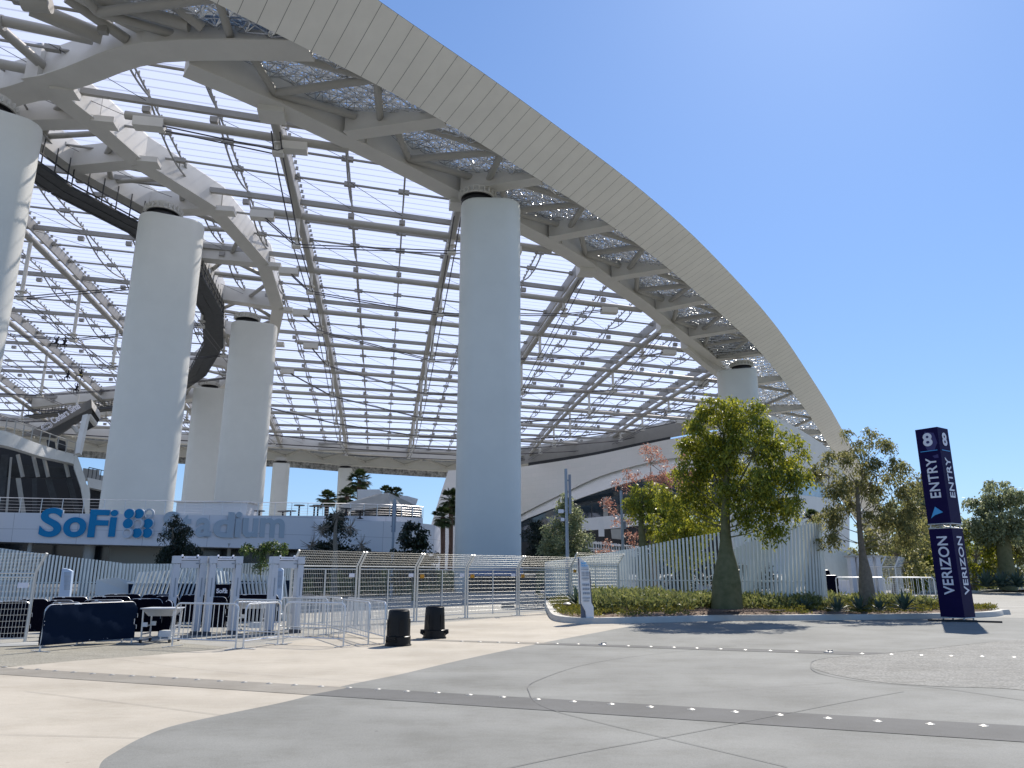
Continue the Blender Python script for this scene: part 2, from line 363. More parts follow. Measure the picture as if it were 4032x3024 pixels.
# front band: far edge (0,2632)->(4032,2862) ; near edge (0,2656)->(4032,2925); pale part and grey part meet at the boundary
fa, fb = g(0, 2630), g(4032, 2861); na, nb = g(0, 2657), g(4032, 2925)
def onl(a, b, px):                      # point of ground line a-b seen in column px
    lo, hi = -2.0, 3.0
    for k in range(60):
        mid = (lo+hi)/2; p = a+(b-a)*mid; f = p.y*CP+(p.z-H0)*SP; X = CX+F*p.x/f
        if X < px: lo = mid
        else: hi = mid
    return a+(b-a)*lo
band('pale_band', onl(fa, fb, -900), onl(fa, fb, 1378), onl(na, nb, -900), onl(na, nb, 1222), .0088, G_BANDP)
band('dark_band', onl(fa, fb, 1378), onl(fa, fb, 5600), onl(na, nb, 1222), onl(na, nb, 5600), .0092, G_BAND)
ga, gb = g(1700, 2519), g(4032, 2588); ha, hb = g(1700, 2524), g(3300, 2578)
band('far_pale_band', onl(ga, gb, 1200), onl(ga, gb, 2190), onl(ha, hb, 1200), onl(ha, hb, 2105), .0088, G_BANDP)
band('far_dark_band', onl(ga, gb, 2190), onl(ga, gb, 3520), onl(ha, hb, 2105), onl(ha, hb, 3385), .0092, G_BAND)
jm = MB()
def joint(px, w=.012, z=.0125):
    pts = smoothline([g(*p) for p in px], 6)
    for a, b in zip(pts, pts[1:]):
        d = (b-a).normalized(); n_ = V((-d.y, d.x, 0))*w/2
        jm.add([(a-n_)+V((0, 0, z)), (b-n_)+V((0, 0, z)), (b+n_)+V((0, 0, z)), (a+n_)+V((0, 0, z))], [(0, 1, 2, 3)])
joint([(3900, 2290+240), (3500, 2572), (3240, 2596), (3193, 2622), (3230, 2655), (3420, 2688), (3700, 2712), (4032, 2760)], .018)
joint([(2900, 2543), (2400, 2600), (2120, 2680), (2086, 2735), (2150, 2790), (2370, 2850), (2615, 2908), (3100, 3024)], .012)
joint([(1900, 3050), (2300, 2965), (2615, 2908), (2900, 2853), (3300, 2772), (3560, 2725)], .012)
joint([(1300, 2755), (2500, 2740), (3300, 2690)], .006); joint([(-60, 2898), (200, 2900), (560, 2910)], .007); joint([(100, 2725), (520, 2775), (880, 2820)], .007)
joint([(300, 2575), (800, 2640), (1450, 2690)], .006)
o = jm.build('paving_joints', M_JOINT); tag(o, kind='structure')
# ================================================================== STADIUM ROOF
ROOF = empty('stadium_roof', (0, 100, 0), 'huge sweeping white steel and translucent film canopy rising over the whole left half', 'roof')
ring_px = [(626, 267), (911, 365), (1215, 516), (1346, 571), (1534, 665), (1716, 753), (1786, 790), (2233, 1015), (2330, 1088), (2415, 1143), (2544, 1231), (2607, 1289), (2704, 1356), (2825, 1459)]
near = [V((-62, 26, 0)), V((-46, 36.5, 0)), V((-37, 43.5, 0))]+[roof(*p) for p in ring_px]
near = near[:4]+near[5::2]+[near[-1]] if False else near
farr = [V((45.5, 150, 0)), V((47, 168, 0)), V((41.3, 189.5, 0)), V((25, 208, 0)), V((6, 220.5, 0)), V((-14.8, 225, 0)), V((-31, 220, 0)), V((-48.6, 213.5, 0)), V((-62, 207, 0)), V((-90, 200, 0)), V((-120, 186, 0)), V((-150, 160, 0))]
RP = smoothline([V((p.x, p.y, 0)) for p in near]+farr, 5); RP = resample(RP, 4.0)
# light smoothing of the plan
for it in range(2): RP = [RP[0]]+[(RP[i-1]+RP[i]*2+RP[i+1])/4 for i in range(1, len(RP)-1)]+[RP[-1]]
for p in RP: p.z = hs(p.x, p.y)
RN = [-n_ for n_ in normals(RP)]
# make sure normals point outward (away from roof centre)
cen = V((-40, 130, 0)); 
RN = [n_ if (V((p.x, p.y, 0))-cen).dot(n_) > 0 else -n_ for p, n_ in zip(RP, RN)]
kJ = min(range(len(RP)), key=lambda k: (RP[k]-roof(626, 267)).length)
MB().sweep(RP[kJ:], [(.25, .0), (1.7, .0), (1.7, 3.2), (.25, 3.2)], RN[kJ:]).build('ring_girder', M_WHITE, ROOF)
MB().sweep(RP[kJ:], [(.0, -.14), (2.0, -.14), (2.0, -.004), (.0, -.004)], RN[kJ:]).build('ring_flange', M_WHITE, ROOF)
MB().sweep(RP[:kJ+1], [(.5, 1.6), (1.5, 1.6), (1.5, 3.2), (.5, 3.2)], RN[:kJ+1]).build('edge_beam', M_WHITE, ROOF)
poly = [(p.x, p.y) for p in RP]+[(-170, 60)]
def cross_at(vu, fixed_u=None, fixed_v=None):   # interval(s) of the line inside the roof plan
    xs = []
    n = len(poly)
    for i in range(n):
        a, b = poly[i], poly[(i+1) % n]
        ua = a[0]*DU.x+a[1]*DU.y; va = a[0]*DV.x+a[1]*DV.y; ub = b[0]*DU.x+b[1]*DU.y; vb = b[0]*DV.x+b[1]*DV.y
        if fixed_u is not None: s0, s1, t0, t1, c = ua, ub, va, vb, fixed_u
        else: s0, s1, t0, t1, c = va, vb, ua, ub, fixed_v
        if (s0-c)*(s1-c) < 0: xs.append(t0+(t1-t0)*(c-s0)/(s1-s0))
    xs.sort(); return [(xs[i], xs[i+1]) for i in range(0, len(xs)-1, 2)]
# translucent film
fm = MB(); fm.uv = []
u = 22.0; st = 1.0
prev = None
while u < 226:
    iv = cross_at(None, fixed_u=u)
    if iv:
        a, b = iv[0][0], iv[-1][1]; a = max(a, -125)
        row = []
        for k in range(25):
            v = a+(b-a)*k/24; fm.v.append(tuple(UV(u, v, 3.1))); fm.uv.append((v, u)); row.append(len(fm.v)-1)
        if prev:
            for k in range(24): fm.f.append((prev[k], prev[k+1], row[k+1], row[k]))
        prev = row
    u += st
fm.build('roof_film', M_FILM, ROOF)
U0, DUU, VA, DVV = 64.472, 16.873, -11.083, 17.8427
def dist_edge(p):
    return min((V((p.x-q.x, p.y-q.y, 0))).length for q in RP)
in_px = [(207, 365), (365, 486), (547, 644), (850, 832), (1040, 1045), (1095, 1216), (1068, 1350), (1010, 1456), (900, 1545), (700, 1620)]
INN = [roof(*p) for p in in_px]
INN[-3:] = [V((-54, 146, 0)), V((-66, 160, 0)), V((-85, 172, 0))]+[V((-110, 178, 0))]
for p in INN: p.z = hs(p.x, p.y)
def dist_in(p):
    best = 1e9
    for a, b in zip(INN, INN[1:]):
        d = b-a; d.z = 0; q = V((p.x-a.x, p.y-a.y, 0)); t = max(0, min(1, q.dot(d)/d.length_squared)); best = min(best, (q-d*t).length)
    return best
def side_in(p):                              # True when p lies on the field side (left) of the inner girder
    u = p.x*DU.x+p.y*DU.y; v = p.x*DV.x+p.y*DV.y; pts = [(q.x*DU.x+q.y*DU.y, q.x*DV.x+q.y*DV.y) for q in INN]
    for (ua, va), (ub, vb) in zip(pts, pts[1:]):
        if min(ua, ub) <= u <= max(ua, ub): return v < va+(vb-va)*(u-ua)/((ub-ua) or 1)
    return u > pts[-1][0] and v < -90
purl = {}
for i in range(-1, 11):
    u = U0+DUU*(i-1); iv = cross_at(None, fixed_u=u)
    if not iv: continue
    a, b = max(iv[0][0], -122), iv[-1][1]; n = 16
    pts = [UV(u, a+(b-a)*k/n) for k in range(n+1)]; purl[i] = (u, a, b)
    # tube only on the plaza side of the inner girder, deep box beam everywhere
    split = next((k for k in range(n+1) if not side_in(pts[k])), 0)
    if split < n: MB().path(pts[max(0, split):], .40, 10).build('purlin_tube', M_STEEL2, ROOF, True)
    mb = MB()
    for p, q in zip(pts, pts[1:]): mb.bar(p+V((0, 0, 1.75)), q+V((0, 0, 1.75)), .42, .6)
    mb.build('purlin_beam', M_ROOFB, ROOF)
ribs = {}
for j in range(-6, 6):
    v = VA+DVV*j; iv = cross_at(None, fixed_v=v)
    if not iv: continue
    a, b = iv[0][0], iv[-1][1]; a = max(a, {-1: 104, -2: 84, -3: 70}.get(j, a)); n = max(4, int((b-a)/8)); pts = [UV(a+(b-a)*k/n, v) for k in range(n+1)]; ribs[j] = (v, a, b)
    MB().path(pts, .46, 10).build('rib_tube', M_STEEL2, ROOF, True)
    mb = MB()
    for p, q in zip(pts, pts[1:]): mb.bar(p+V((0, 0, 1.8)), q+V((0, 0, 1.8)), .25, 1.5)
    k = a
    while k < b:
        mb.box(UV(k, v, 2.72)+DV*.28, (.3, .16, .36), TH*-1); k += 1.35
    mb.build('rib_web', M_ROOFB, ROOF)
tm = 0
for j in range(-6, 6):
    for s_ in (1, 2):
        v = VA+DVV*(j+s_/3); iv = cross_at(None, fixed_v=v)
        if not iv: continue
        A, B = iv[0][0], iv[-1][1]
        mb = MB(); us = [A]+[U0+DUU*k for k in range(-2, 11) if A+1 < U0+DUU*k < B-1]+[B]
        for a, b in zip(us, us[1:]):
            fr = (b-a)/DUU
            top = [UV(a+(b-a)*k/4, v, 2.45) for k in range(5)]; mb.path(top, .10, 5)
            D = 1.45*min(1, fr*fr+.05); arc = [UV(a+(b-a)*k/10, v, 2.35-4*D*(k/10)*(1-k/10)) for k in range(11)]; mb.path(arc, .10, 5)
            for k in (1/3, 2/3): mb.tube(UV(a+(b-a)*k, v, 2.4), UV(a+(b-a)*k, v, 2.35-4*D*k*(1-k)), .06, 4)
            k = a
            while k < b and k < 150: mb.box(UV(k, v, 2.72), (.14, .12, .36), -TH); k += 1.35
            mb.box(UV(a, v, .85), (.7, .5, .55), -TH)
        mb.build('roof_truss', M_ROOFB, ROOF)
for i in range(-1, 11):
    for s_ in (1, 2):
        u = U0+DUU*(i-1+s_/3); iv = cross_at(None, fixed_u=u)
        if not iv: continue
        a, b = max(iv[0][0], -122), iv[-1][1]; mb = MB(); mb.path([UV(u, a+(b-a)*k/8, 2.0) for k in range(9)], .13, 6)
        for j in range(-18, 18):
            v = VA+DVV*j/3
            if a < v < b: mb.bar(UV(u, v-.6, 2.0), UV(u, v+.6, 2.0), .5, .45)
        mb.build('cross_tube', M_ROOFB, ROOF)
# hanging posts and cable pairs
def postlen(i, j):
    v = VA+DVV*j
    if i not in purl: return None
    u, a, b = purl[i]
    if not (a < v < b): return None
    p = UV(u, v); d = dist_edge(p); d2 = dist_in(p)
    return max(1.4, min(8.3, .8+.17*min(d, d2*1.3+6)))
posts = {}
for i in purl:
    if i < 1: continue
    for j in range(-6, 6):
        L = postlen(i, j) if not (i <= 2 and j <= -1) else None
        if L is None: continue
        top = UV(purl[i][0], VA+DVV*j); posts[(i, j)] = top-V((0, 0, L))
        mb = MB(); mb.tube(top, top-V((0, 0, L-.2)), .24, 8); mb.box(top-V((0, 0, L)), (1.0, .8, .5), -TH); mb.lathe(top-V((0, 0, L-.75)), [(.2, 0), (.6, .02), (.6, .12), (.2, .14)], 10)
        mb.build('hanging_post', M_WHITE, ROOF, True)
for i in purl:
    js = [j for j in range(-6, 6) if (i, j) in posts]
    if not js: continue
    mb = MB(); u, a, b = purl[i]
    segs = []
    for j0, j1 in zip(js, js[1:]):
        p, q = posts[(i, j0)], posts[(i, j1)]
        if side_in(p) and not side_in(q):
            v_ = VA+DVV*j1
            while v_ > VA+DVV*j0 and not side_in(UV(u, v_)): v_ -= .5
            p = UV(u, min(v_+7, VA+DVV*j1-3), -.7); MB().box(p+V((0, 0, .1)), (2.6, 1.1, .9), -TH).build('cable_anchor', M_WHITE, ROOF)
        segs.append((p, q))
    if i <= 2:
        v_ = VA
        while v_ > VA-20 and not side_in(UV(u, v_)): v_ -= .5
        p = UV(u, v_+7, -.7); MB().box(p+V((0, 0, .1)), (2.6, 1.1, .9), -TH).build('cable_anchor', M_WHITE, ROOF); segs.append((p, posts[(i, js[0])]))
    e = UV(u, b-5, -.6); segs.append((posts[(i, js[-1])], e))
    for p, q in segs:
        for s_ in (-.38, .38): mb.tube(p+DU*s_, q+DU*s_, .075, 4)
    mb.build('cable_pair', M_CABLE, ROOF); MB().box(UV(u, b-5, -.75), (2.4, 1.1, .8), -TH).build('cable_anchor', M_WHITE, ROOF)
for j in range(-6, 6):
    is_ = [i for i in sorted(purl) if (i, j) in posts]
    if len(is_) < 2: continue
    mb = MB(); v, a, b = ribs[j]
    segs = [(posts[(p, j)], posts[(q, j)]) for p, q in zip(is_, is_[1:])]; segs.append((UV(a+2, v, -.6), posts[(is_[0], j)])) if j >= 0 else None; segs.append((posts[(is_[-1], j)], UV(b-1, v, -.4)))
    for p, q in segs:
        for s_ in (-.38, .38): mb.tube(p+DV*s_, q+DV*s_, .07, 4)
    mb.build('cable_pair', M_CABLE, ROOF)
# thin diagonal rods under the film
mb = MB()
for i in range(0, 10):
    for j in range(-16, 14):
        u0 = U0+DUU*(i-1); v0 = VA+DVV*j/3; v1 = v0+DVV/3
        iv = cross_at(None, fixed_u=u0+DUU/2)
        if iv and iv[0][0] < v0 and v1 < iv[-1][1] and abs(j) % 3 != 2 and v0 > -80: mb.tube(UV(u0+.5, v0, 1.5), UV(u0+DUU/3, v1, 1.9), .035, 3); mb.tube(UV(u0+DUU*.62, v0, 1.9), UV(u0+DUU-.5, v1, 1.5), .035, 3)
mb.build('tie_rods', M_CABLE, ROOF)
# ---- fascia
fl_px = [(826, 0), (1033, 106), (1154, 161), (1344, 267), (1537, 352), (1707, 447), (1911, 577), (2136, 717), (2294, 808), (2524, 972), (2582, 1012), (2795, 1198), (2941, 1331)]
FL = [V((-45, 24, 41)), V((-33, 33.5, 40.9))]+[roof(*p) for p in fl_px]
FL += [atd(3026, 1422, 131), atd(3129, 1556, 146), atd(3208, 1665, 163), atd(3275, 1775, 180), atd(3317, 1848, 191), atd(3385, 1975, 207), atd(3440, 2090, 220), atd(3478, 2190, 230), atd(3500, 2262, 236)]
FS = smoothline(FL, 6); FS = resample(FS, 3.0)
for it in range(8): FS = [FS[0]]+[(FS[i-1]+FS[i]*2+FS[i+1])/4 for i in range(1, len(FS)-1)]+[FS[-1]]
FP = resample(FS, 1.42); FN = normals(FP)
FW = []
UP = [(1250, -110), (1350, -52), (1443, 0), (1589, 91), (1768, 207), (1996, 355), (2148, 465), (2330, 601), (2544, 766), (2698, 900), (2850, 1052), (2959, 1167), (3068, 1301), (3159, 1435), (3263, 1599), (3348, 1751), (3409, 1872), (3460, 1985), (3500, 2090), (3525, 2190), (3540, 2300)]
def scr(P):
    f = P.y*CP+(P.z-H0)*SP; up = -P.y*SP+(P.z-H0)*CP; return CX+F*P.x/f, CY-F*up/f
def edgey(x):
    for (x0, y0), (x1, y1) in zip(UP, UP[1:]):
        if x0 <= x <= x1: return y0+(y1-y0)*(x-x0)/(x1-x0)
    return None
WW = []
for i, p in enumerate(FP):
    best = None
    for q in range(20, 90):
        w = q*.1; x, y = scr(p+FN[i]*w+V((0, 0, w*.45))); e = edgey(x)
        if e is not None and y < e: best = w; break
    WW.append(best)
fv = [w for w in WW if w]; WW = [w if w else None for w in WW]
for i in range(len(WW)):
    if WW[i] is None: WW[i] = WW[i-1] if i and WW[i-1] else fv[0]
for it in range(40): WW = [WW[0]]+[(WW[i-1]+WW[i]+WW[i+1])/3 for i in range(1, len(WW)-1)]+[WW[-1]]
for i, p in enumerate(FP):
    f = i/len(FP); k_ = 1-.42*max(0, min(1, (f-.12)/.8)); FW.append((WW[i], WW[i]*.45))
mb = MB(); back = []
n_ = len(FP)
def fpt(i, f, dep=0.0):
    w, h = FW[i]; k = math.sin(f*math.pi)*.05
    nn = FN[i]; return FP[i]+nn*(w*f)+V((0, 0, h*f))+(nn*h-V((0, 0, w))).normalized()*(k-dep)
for i in range(n_-1):
    g0 = .013
    for r_ in range(6):
        f0, f1 = r_/6, (r_+1)/6
        a0, a1 = fpt(i, f0).lerp(fpt(i+1, f0), g0), fpt(i, f0).lerp(fpt(i+1, f0), 1-g0)
        b0, b1 = fpt(i, f1).lerp(fpt(i+1, f1), g0), fpt(i, f1).lerp(fpt(i+1, f1), 1-g0)
        mb.add([a0, a1, b1, b0], [(0, 1, 2, 3)])
mb.build('fascia_panels', M_PANEL, ROOF, True)
mb = MB()
for i in range(n_-1):
    for r_ in range(6):
        f0, f1 = r_/6, (r_+1)/6
        mb.add([fpt(i, f0, .03), fpt(i+1, f0, .03), fpt(i+1, f1, .03), fpt(i, f1, .03)], [(0, 1, 2, 3)])
# back and top of the edge
for i in range(n_-1):
    top0, top1 = fpt(i, 1), fpt(i+1, 1); bk0, bk1 = FP[i]+V((0, 0, 2.4)), FP[i+1]+V((0, 0, 2.4))
    mb.add([fpt(i, 1, .07), fpt(i+1, 1, .07), bk1, bk0], [(0, 1, 2, 3)]); mb.add([bk0, bk1, FP[i+1]+V((0, 0, .05)), FP[i]+V((0, 0, .05))], [(0, 1, 2, 3)])
mb.build('fascia_backing', mat('fascia_back', (.16, .16, .15), .7), ROOF)
# ---- truss band between ring girder and fascia
def near_fl(p, n=None):
    best = min(range(len(FP)), key=lambda k: (V((FP[k].x-p.x, FP[k].y-p.y, 0))).length if n is None else abs((V((FP[k].x-p.x, FP[k].y-p.y, 0))).cross(n).z)+((1000 if (V((FP[k].x-p.x, FP[k].y-p.y, 0))).dot(n) < 0 else 0)))
    return best
L = arclen(RP)
kC = min(range(len(RP)), key=lambda k: (RP[k]-roof(1786, 790)).length)   # the ring point over the central column
kJ = min(range(len(RP)), key=lambda k: (RP[k]-roof(626, 267)).length)
step = (L[kC]-L[kJ])/2.0
def ringpt(s):
    for k in range(len(L)-1):
        if L[k] <= s <= L[k+1]: f = (s-L[k])/(L[k+1]-L[k]); return RP[k].lerp(RP[k+1], f), RN[k]
    return RP[-1], RN[-1]
def skew(m):                                 # the cross girders run skew to the ring
    a = math.radians(-22-22*max(-.1, min(1, m/7))); return V((math.cos(a), math.sin(a), 0))
nodes = []
for m_ in range(-1, 8):
    s = L[kJ]+step*m_; p, nn = ringpt(s); k = near_fl(p, skew(m_)); nodes.append((p, nn, FP[k], k))
soff = MB(); lat = MB()
prevrow = None
for q in range(0, len(nodes)*12-11):
    s = L[kJ]+step*(-1+q/12); p, nn = ringpt(s); k = near_fl(p, nn); f = FP[k]
    a = p+nn*1.75+V((0, 0, 2.9)); b = f+V((0, 0, .9))-nn*.1
    row = [a.lerp(b, t/6) for t in range(7)]
    if prevrow:
        for t in range(6):
            soff.add([prevrow[t], prevrow[t+1], row[t+1], row[t]], [(0, 1, 2, 3)])
    prevrow = row
soff.build('perforated_skin', M_PERF, ROOF)
rows = []
for q in range(0, len(nodes)*17-16):
    s = L[kJ]+step*(-1+q/17); p, nn = ringpt(s); k = near_fl(p, nn); f = FP[k]
    a = p+nn*1.75+V((0, 0, 2.3)); b = f+V((0, 0, .5))-nn*.1
    rows.append([a.lerp(b, t/7)+V((random.uniform(-.1, .1), random.uniform(-.1, .1), random.uniform(-.25, .25))) for t in range(8)])
LM = mat('lattice_metal', (.62, .64, .66), .25, metal=.75)
for q in range(len(rows)-1):
    for t in range(7):
        A, B, C_, D_ = rows[q][t], rows[q][t+1], rows[q+1][t], rows[q+1][t+1]; mid = (A+B+C_+D_)/4+V((0, 0, .75))
        for x, y in ((A, B), (A, C_), (A, mid), (B, mid), (C_, mid), (D_, mid), (A, D_)): lat.tube(x, y, .045, 3, cap=False)
lat.build('skin_lattice', LM, ROOF)
def boxbeam(p, q, w, h, name='cross_girder', mt=None, fl=True, h2=None):
    mb = MB(); d = (q-p); d.z = 0; d.normalize(); x = V((-d.y, d.x, 0))*w/2; h2 = h if h2 is None else h2
    mb.hexa([p-x, q-x, q+x, p+x], [p-x+V((0, 0, h)), q-x+V((0, 0, h2)), q+x+V((0, 0, h2)), p+x+V((0, 0, h))])
    if fl:
        x = x*1.35; z = V((0, 0, -.1)); mb.hexa([p-x+z, q-x+z, q+x+z, p+x+z], [p-x-V((0, 0, .003)), q-x-V((0, 0, .003)), q+x-V((0, 0, .003)), p+x-V((0, 0, .003))])
    return mb.build(name, mt or M_WHITE, ROOF)
for idx, (p, nn, f, k) in enumerate(nodes):
    p0 = p+nn*2.05; e = f-(f-p0).normalized()*.15+V((0, 0, .15)); boxbeam(p0+V((0, 0, -.1)), e, 1.15, 2.6, h2=.9) if idx != 1 else None
    # splice plate and access hatches on the girder web
    if idx+1 < len(nodes):
        p1, nn1, f1, k1 = nodes[idx+1]; pm, nm = ringpt(L[kJ]+step*(-1+idx+.5)); km = near_fl(pm, skew(idx-.5)); fmid = FP[km]+V((0, 0, .55))
        a0 = p0+V((0, 0, 1.0)); a1 = p1+nn1*2.05+V((0, 0, 1.0)); rm = pm+nm*1.9+V((0, 0, .7)); g0 = p0.lerp(f, .45)+V((0, 0, 1.2))
        for (x, y, r_) in ((g0, rm, .33), (g0, fmid, .36), (rm, fmid, .36), (rm, a1+nn1*1.2+V((0, 0, .3)), .36), (fmid, p1.lerp(f1, .42)+V((0, 0, 1.1)), .33)):
            MB().tube(x, y, r_, 10).build('brace_tube', M_STEEL2, ROOF, True)
    mbp = MB(); t_ = V((-nn.y, nn.x, 0)); mbp.box(p+nn*1.75+t_*2.2+V((0, 0, 1.5)), (.12, .2, 2.9), math.atan2(t_.y, t_.x)); mbp.build('web_stiffener', M_WHITE, ROOF)
# brackets below the ring where the ribs arrive
for j in range(-1, 6):
    if j not in ribs: continue
    v, a, b = ribs[j]; p = UV(a-.4, v, 0); MB().box(p+V((0, 0, .1)), (2.2, 2.0, 1.5), -TH).build('rib_bracket', M_WHITE, ROOF)
# ---- large girder over the first column, from the ring junction to the left
J = roof(583, 262); pathX = smoothline([nodes[1][2]-nodes[1][1]*.4+V((0, 0, .3)), J+V((1.2, -1.6, .1)), roof(300, 300, 0), roof(100, 365, 0), roof(0, 395, 0), roof(-300, 520, 0), roof(-500, 640, 0)], 4)
nX = normals(pathX)
MB().sweep(pathX, [(-.8, .1), (.8, .1), (.8, 2.9), (-.8, 2.9)], nX).build('column_girder', M_WHITE, ROOF)
MB().sweep(pathX, [(-1.2, -.06), (1.2, -.06), (1.2, .085), (-1.2, .085)], nX).build('girder_flange', M_WHITE, ROOF)
for a, b, r_, o1, o2 in [((120, 30), (402, 145), .62, 1.2, 1.2), ((14, 83), (362, 156), .42, 1.5, 1.6), ((-6, 105), (180, 268), .42, 1.6, 1.3), ((-90, 232), (133, 278), .42, 1.2, 1.2), ((262, -10), (500, 155), .42, 1.8, 1.2), ((300, -30), (745, 100), .5, 2.2, 1.2), ((640, -20), (800, 110), .42, 2.2, 1.0), ((-200, 60), (15, 90), .6, 1.2, 1.4)]:
    MB().tube(roof(*a, o1), roof(*b, o2), r_, 12).build('brace_tube', M_STEEL2, ROOF, True)
hub = roof(90, 10, .6); mb = MB(); mb.lathe(hub+V((0, 0, .6)), [(.5, -.2), (.9, 0), (1.1, .4), (1.0, 1.0), (.6, 1.4)], 18); mb.tube(roof(90, 10, .6), roof(200, 20, .8), .6, 14); mb.build('node_casting', M_STEEL2, ROOF, True)
# ---- inner ring girders
IN = [INN[0]+(INN[0]-INN[1])*.5]+INN
nI = normals(IN)
def straight(pts, prof, name, m):
    for a, b in zip(pts, pts[1:]):
        n2 = normals([a, b]); MB().sweep([a, b], prof, n2).build(name, m, ROOF)
straight(IN, [(-.65, .0), (.65, .0), (.65, 3.2), (-.65, 3.2)], 'inner_girder', M_WHITE)
straight(IN, [(-.95, -.15), (.95, -.15), (.95, -.004), (-.95, -.004)], 'inner_flange', M_WHITE)
off = 9.0
IN2 = [p-nI[k]*off for k, p in enumerate(IN)]
for p in IN2: p.z = hs(p.x, p.y)+.1
straight(IN2, [(-.8, .0), (.8, .0), (.8, 3.0), (-.8, 3.0)], 'inner_girder', M_WHITE)
for k, (p, q) in enumerate(zip(IN, IN2)):
    if k < 1: continue
    boxbeam(q+V((0, 0, .05)), p-(p-q).normalized()*1.02+V((0, 0, .02)), 1.3, 2.4)
    if k+1 < len(IN):
        m1 = (IN[k]+IN[k+1])/2+V((0, 0, 1.4)); m2 = (IN2[k]+IN2[k+1])/2+V((0, 0, 1.4)); q1 = IN2[k+1]+V((0, 0, 1.3)); q0 = q+V((0, 0, 1.3))
        for x, y in ((m1, m2), (m1, q0.lerp(p, .4)), (m2, p.lerp(q, .5)+V((0, 0, 1.3))), (m1, IN[k+1].lerp(IN2[k+1], .5)+V((0, 0, 1.3)))):
            MB().tube(x, y, .3, 10).build('brace_tube', M_STEEL2, ROOF, True)
    # end bearing of the purlin
    if k < len(IN)-2: 
        bx = p+nI[k]*1.3; MB().box(bx+V((0, 0, -.1)), (2.0, 1.5, .6), math.atan2(DV.y, DV.x)).build('purlin_bearing', M_WHITE, ROOF)
# catwalk hanging below the second inner girder
cw = [p-nI[k]*.6-V((0, 0, 2.3)) for k, p in enumerate(IN2)]
mb = MB()
for a, b in zip(cw, cw[1:]):
    n2 = normals([a, b])[0]; Lc = (b-a).length; d = (b-a).normalized()
    for o_ in (-1.4, 0, 1.4):
        mb.bar(a+n2*o_, b+n2*o_, .35, .3); mb.bar(a+n2*o_+V((0, 0, 1.3)), b+n2*o_+V((0, 0, 1.3)), .12, .12)
    t = 0
    while t < Lc:
        c = a+d*t; mb.bar(c-n2*1.6, c+n2*1.6, .18, .2); mb.bar(c-n2*1.4, c-n2*1.4+V((0, 0, 1.4)), .1, .1); mb.bar(c+n2*1.4, c+n2*1.4+V((0, 0, 3.1)), .1, .1, d)
        mb.box(c+d*.7+V((0, 0, .3)), (1.0, 1.5, .35), math.atan2(d.y, d.x)); t += 1.8
    mb.hexa([a-n2*1.6-V((0, 0, .1)), a+n2*1.6-V((0, 0, .1)), b+n2*1.6-V((0, 0, .1)), b-n2*1.6-V((0, 0, .1))], [a-n2*1.6, a+n2*1.6, b+n2*1.6, b-n2*1.6])
mb.build('catwalk', M_CATWALK, ROOF)
# ================================================================== COLUMNS
def column(bx, top, w, t, rot, label, shift=1.1, g='tall blade columns under the canopy', zb=0.0, bear=1.6):
    """bx = plan point of the bearing; the blade extends 'shift' to the right of it"""
    ax = V((math.cos(rot), math.sin(rot), 0)); c = V((bx.x, bx.y, zb))+ax*shift
    root = empty('blade_column', c, label, 'column', g)
    mb = MB(); rr = t*.48; n = 10; prof = []
    for cxs, a0 in ((1, -90), (-1, 90)):
        for k in range(n+1):
            a = math.radians(a0+180*k/n); prof.append(((w/2-rr)*cxs+rr*math.cos(a), (t/2)*math.sin(a)))
    ay = V((-ax.y, ax.x, 0)); rings = [(0, 1), (top-.35-zb, 1), (top-.08-zb, .985), (top-zb, .95)]; b = 0
    for z, s in rings:
        for x, y in prof: mb.v.append(tuple(c+ax*x*s+ay*y*s+V((0, 0, z))))
    m = len(prof)
    for i in range(len(rings)-1):
        for k in range(m): k2 = (k+1) % m; mb.f.append((i*m+k, i*m+k2, (i+1)*m+k2, (i+1)*m+k))
    mb.f.append(tuple(range(3*m, 4*m))); mb.build('shaft', M_COLUMN, root, True)
    mb = MB(); mb.lathe((bx.x, bx.y, top), [(bear*1.02, .0), (bear*1.02, .22), (bear*.85, .24), (bear*.85, .5), (bear*1.04, .52), (bear*1.04, .6)], 28); mb.build('bearing', M_RUBBER, root, True)
    mb = MB(); mb.lathe((bx.x, bx.y, top), [(bear*.8, .62), (bear*1.12, .62), (bear*1.12, .85), (bear*1.0, .87), (bear*1.0, 1.5)], 28)
    for k in range(22):
        a = 2*math.pi*k/22; mb.box((bx.x+bear*1.16*math.cos(a), bx.y+bear*1.16*math.sin(a), top+.95), (.1, .3, .5), a+math.pi/2)
    mb.build('bearing_ring', M_WHITE, root, True)
    return root
W = 6.15
def colpx(pxl, pxr, ptop, zt, label, t=3.4, rot=None, shift=1.2, **k):
    p = atz((pxl+pxr)/2, ptop, zt); r = ray((pxl+pxr)/2, ptop); az = math.atan2(r.x, r.y)
    d = math.hypot(p.x, p.y); dep = p.y*CP+(zt-H0)*SP; w = (pxr-pxl)*dep/F
    back = V((math.sin(az), math.cos(az), 0))*(t/2); c = V((p.x, p.y, 0))+back; ax = V((math.cos(-az), math.sin(-az), 0))
    return column(c-ax*shift, zt, w*1.0, t, -az, label, shift=shift, **k)
colpx(1813, 2051, 776, 38.6, 'thick pale blade column in the middle of the view, nearest of all', shift=1.4)
colpx(-90, 160, 440, 39.2, 'pale blade column cut off by the left edge of the view', shift=1.2)
colpx(562, 803, 846, 39.4, 'pale blade column rising behind the blue sign letters', shift=1.0)
colpx(917, 1092, 1266, 39.4, 'slimmer pale blade column standing just right of two others behind the white sign letters', shift=1.2)
colpx(768, 900, 1526, 39.2, 'shaded blade column seen between the two larger ones behind the sign', shift=.4)
colpx(2822, 2976, 1451, 36.0, 'blade column under the canopy rising behind the large bottle tree', shift=-.9)
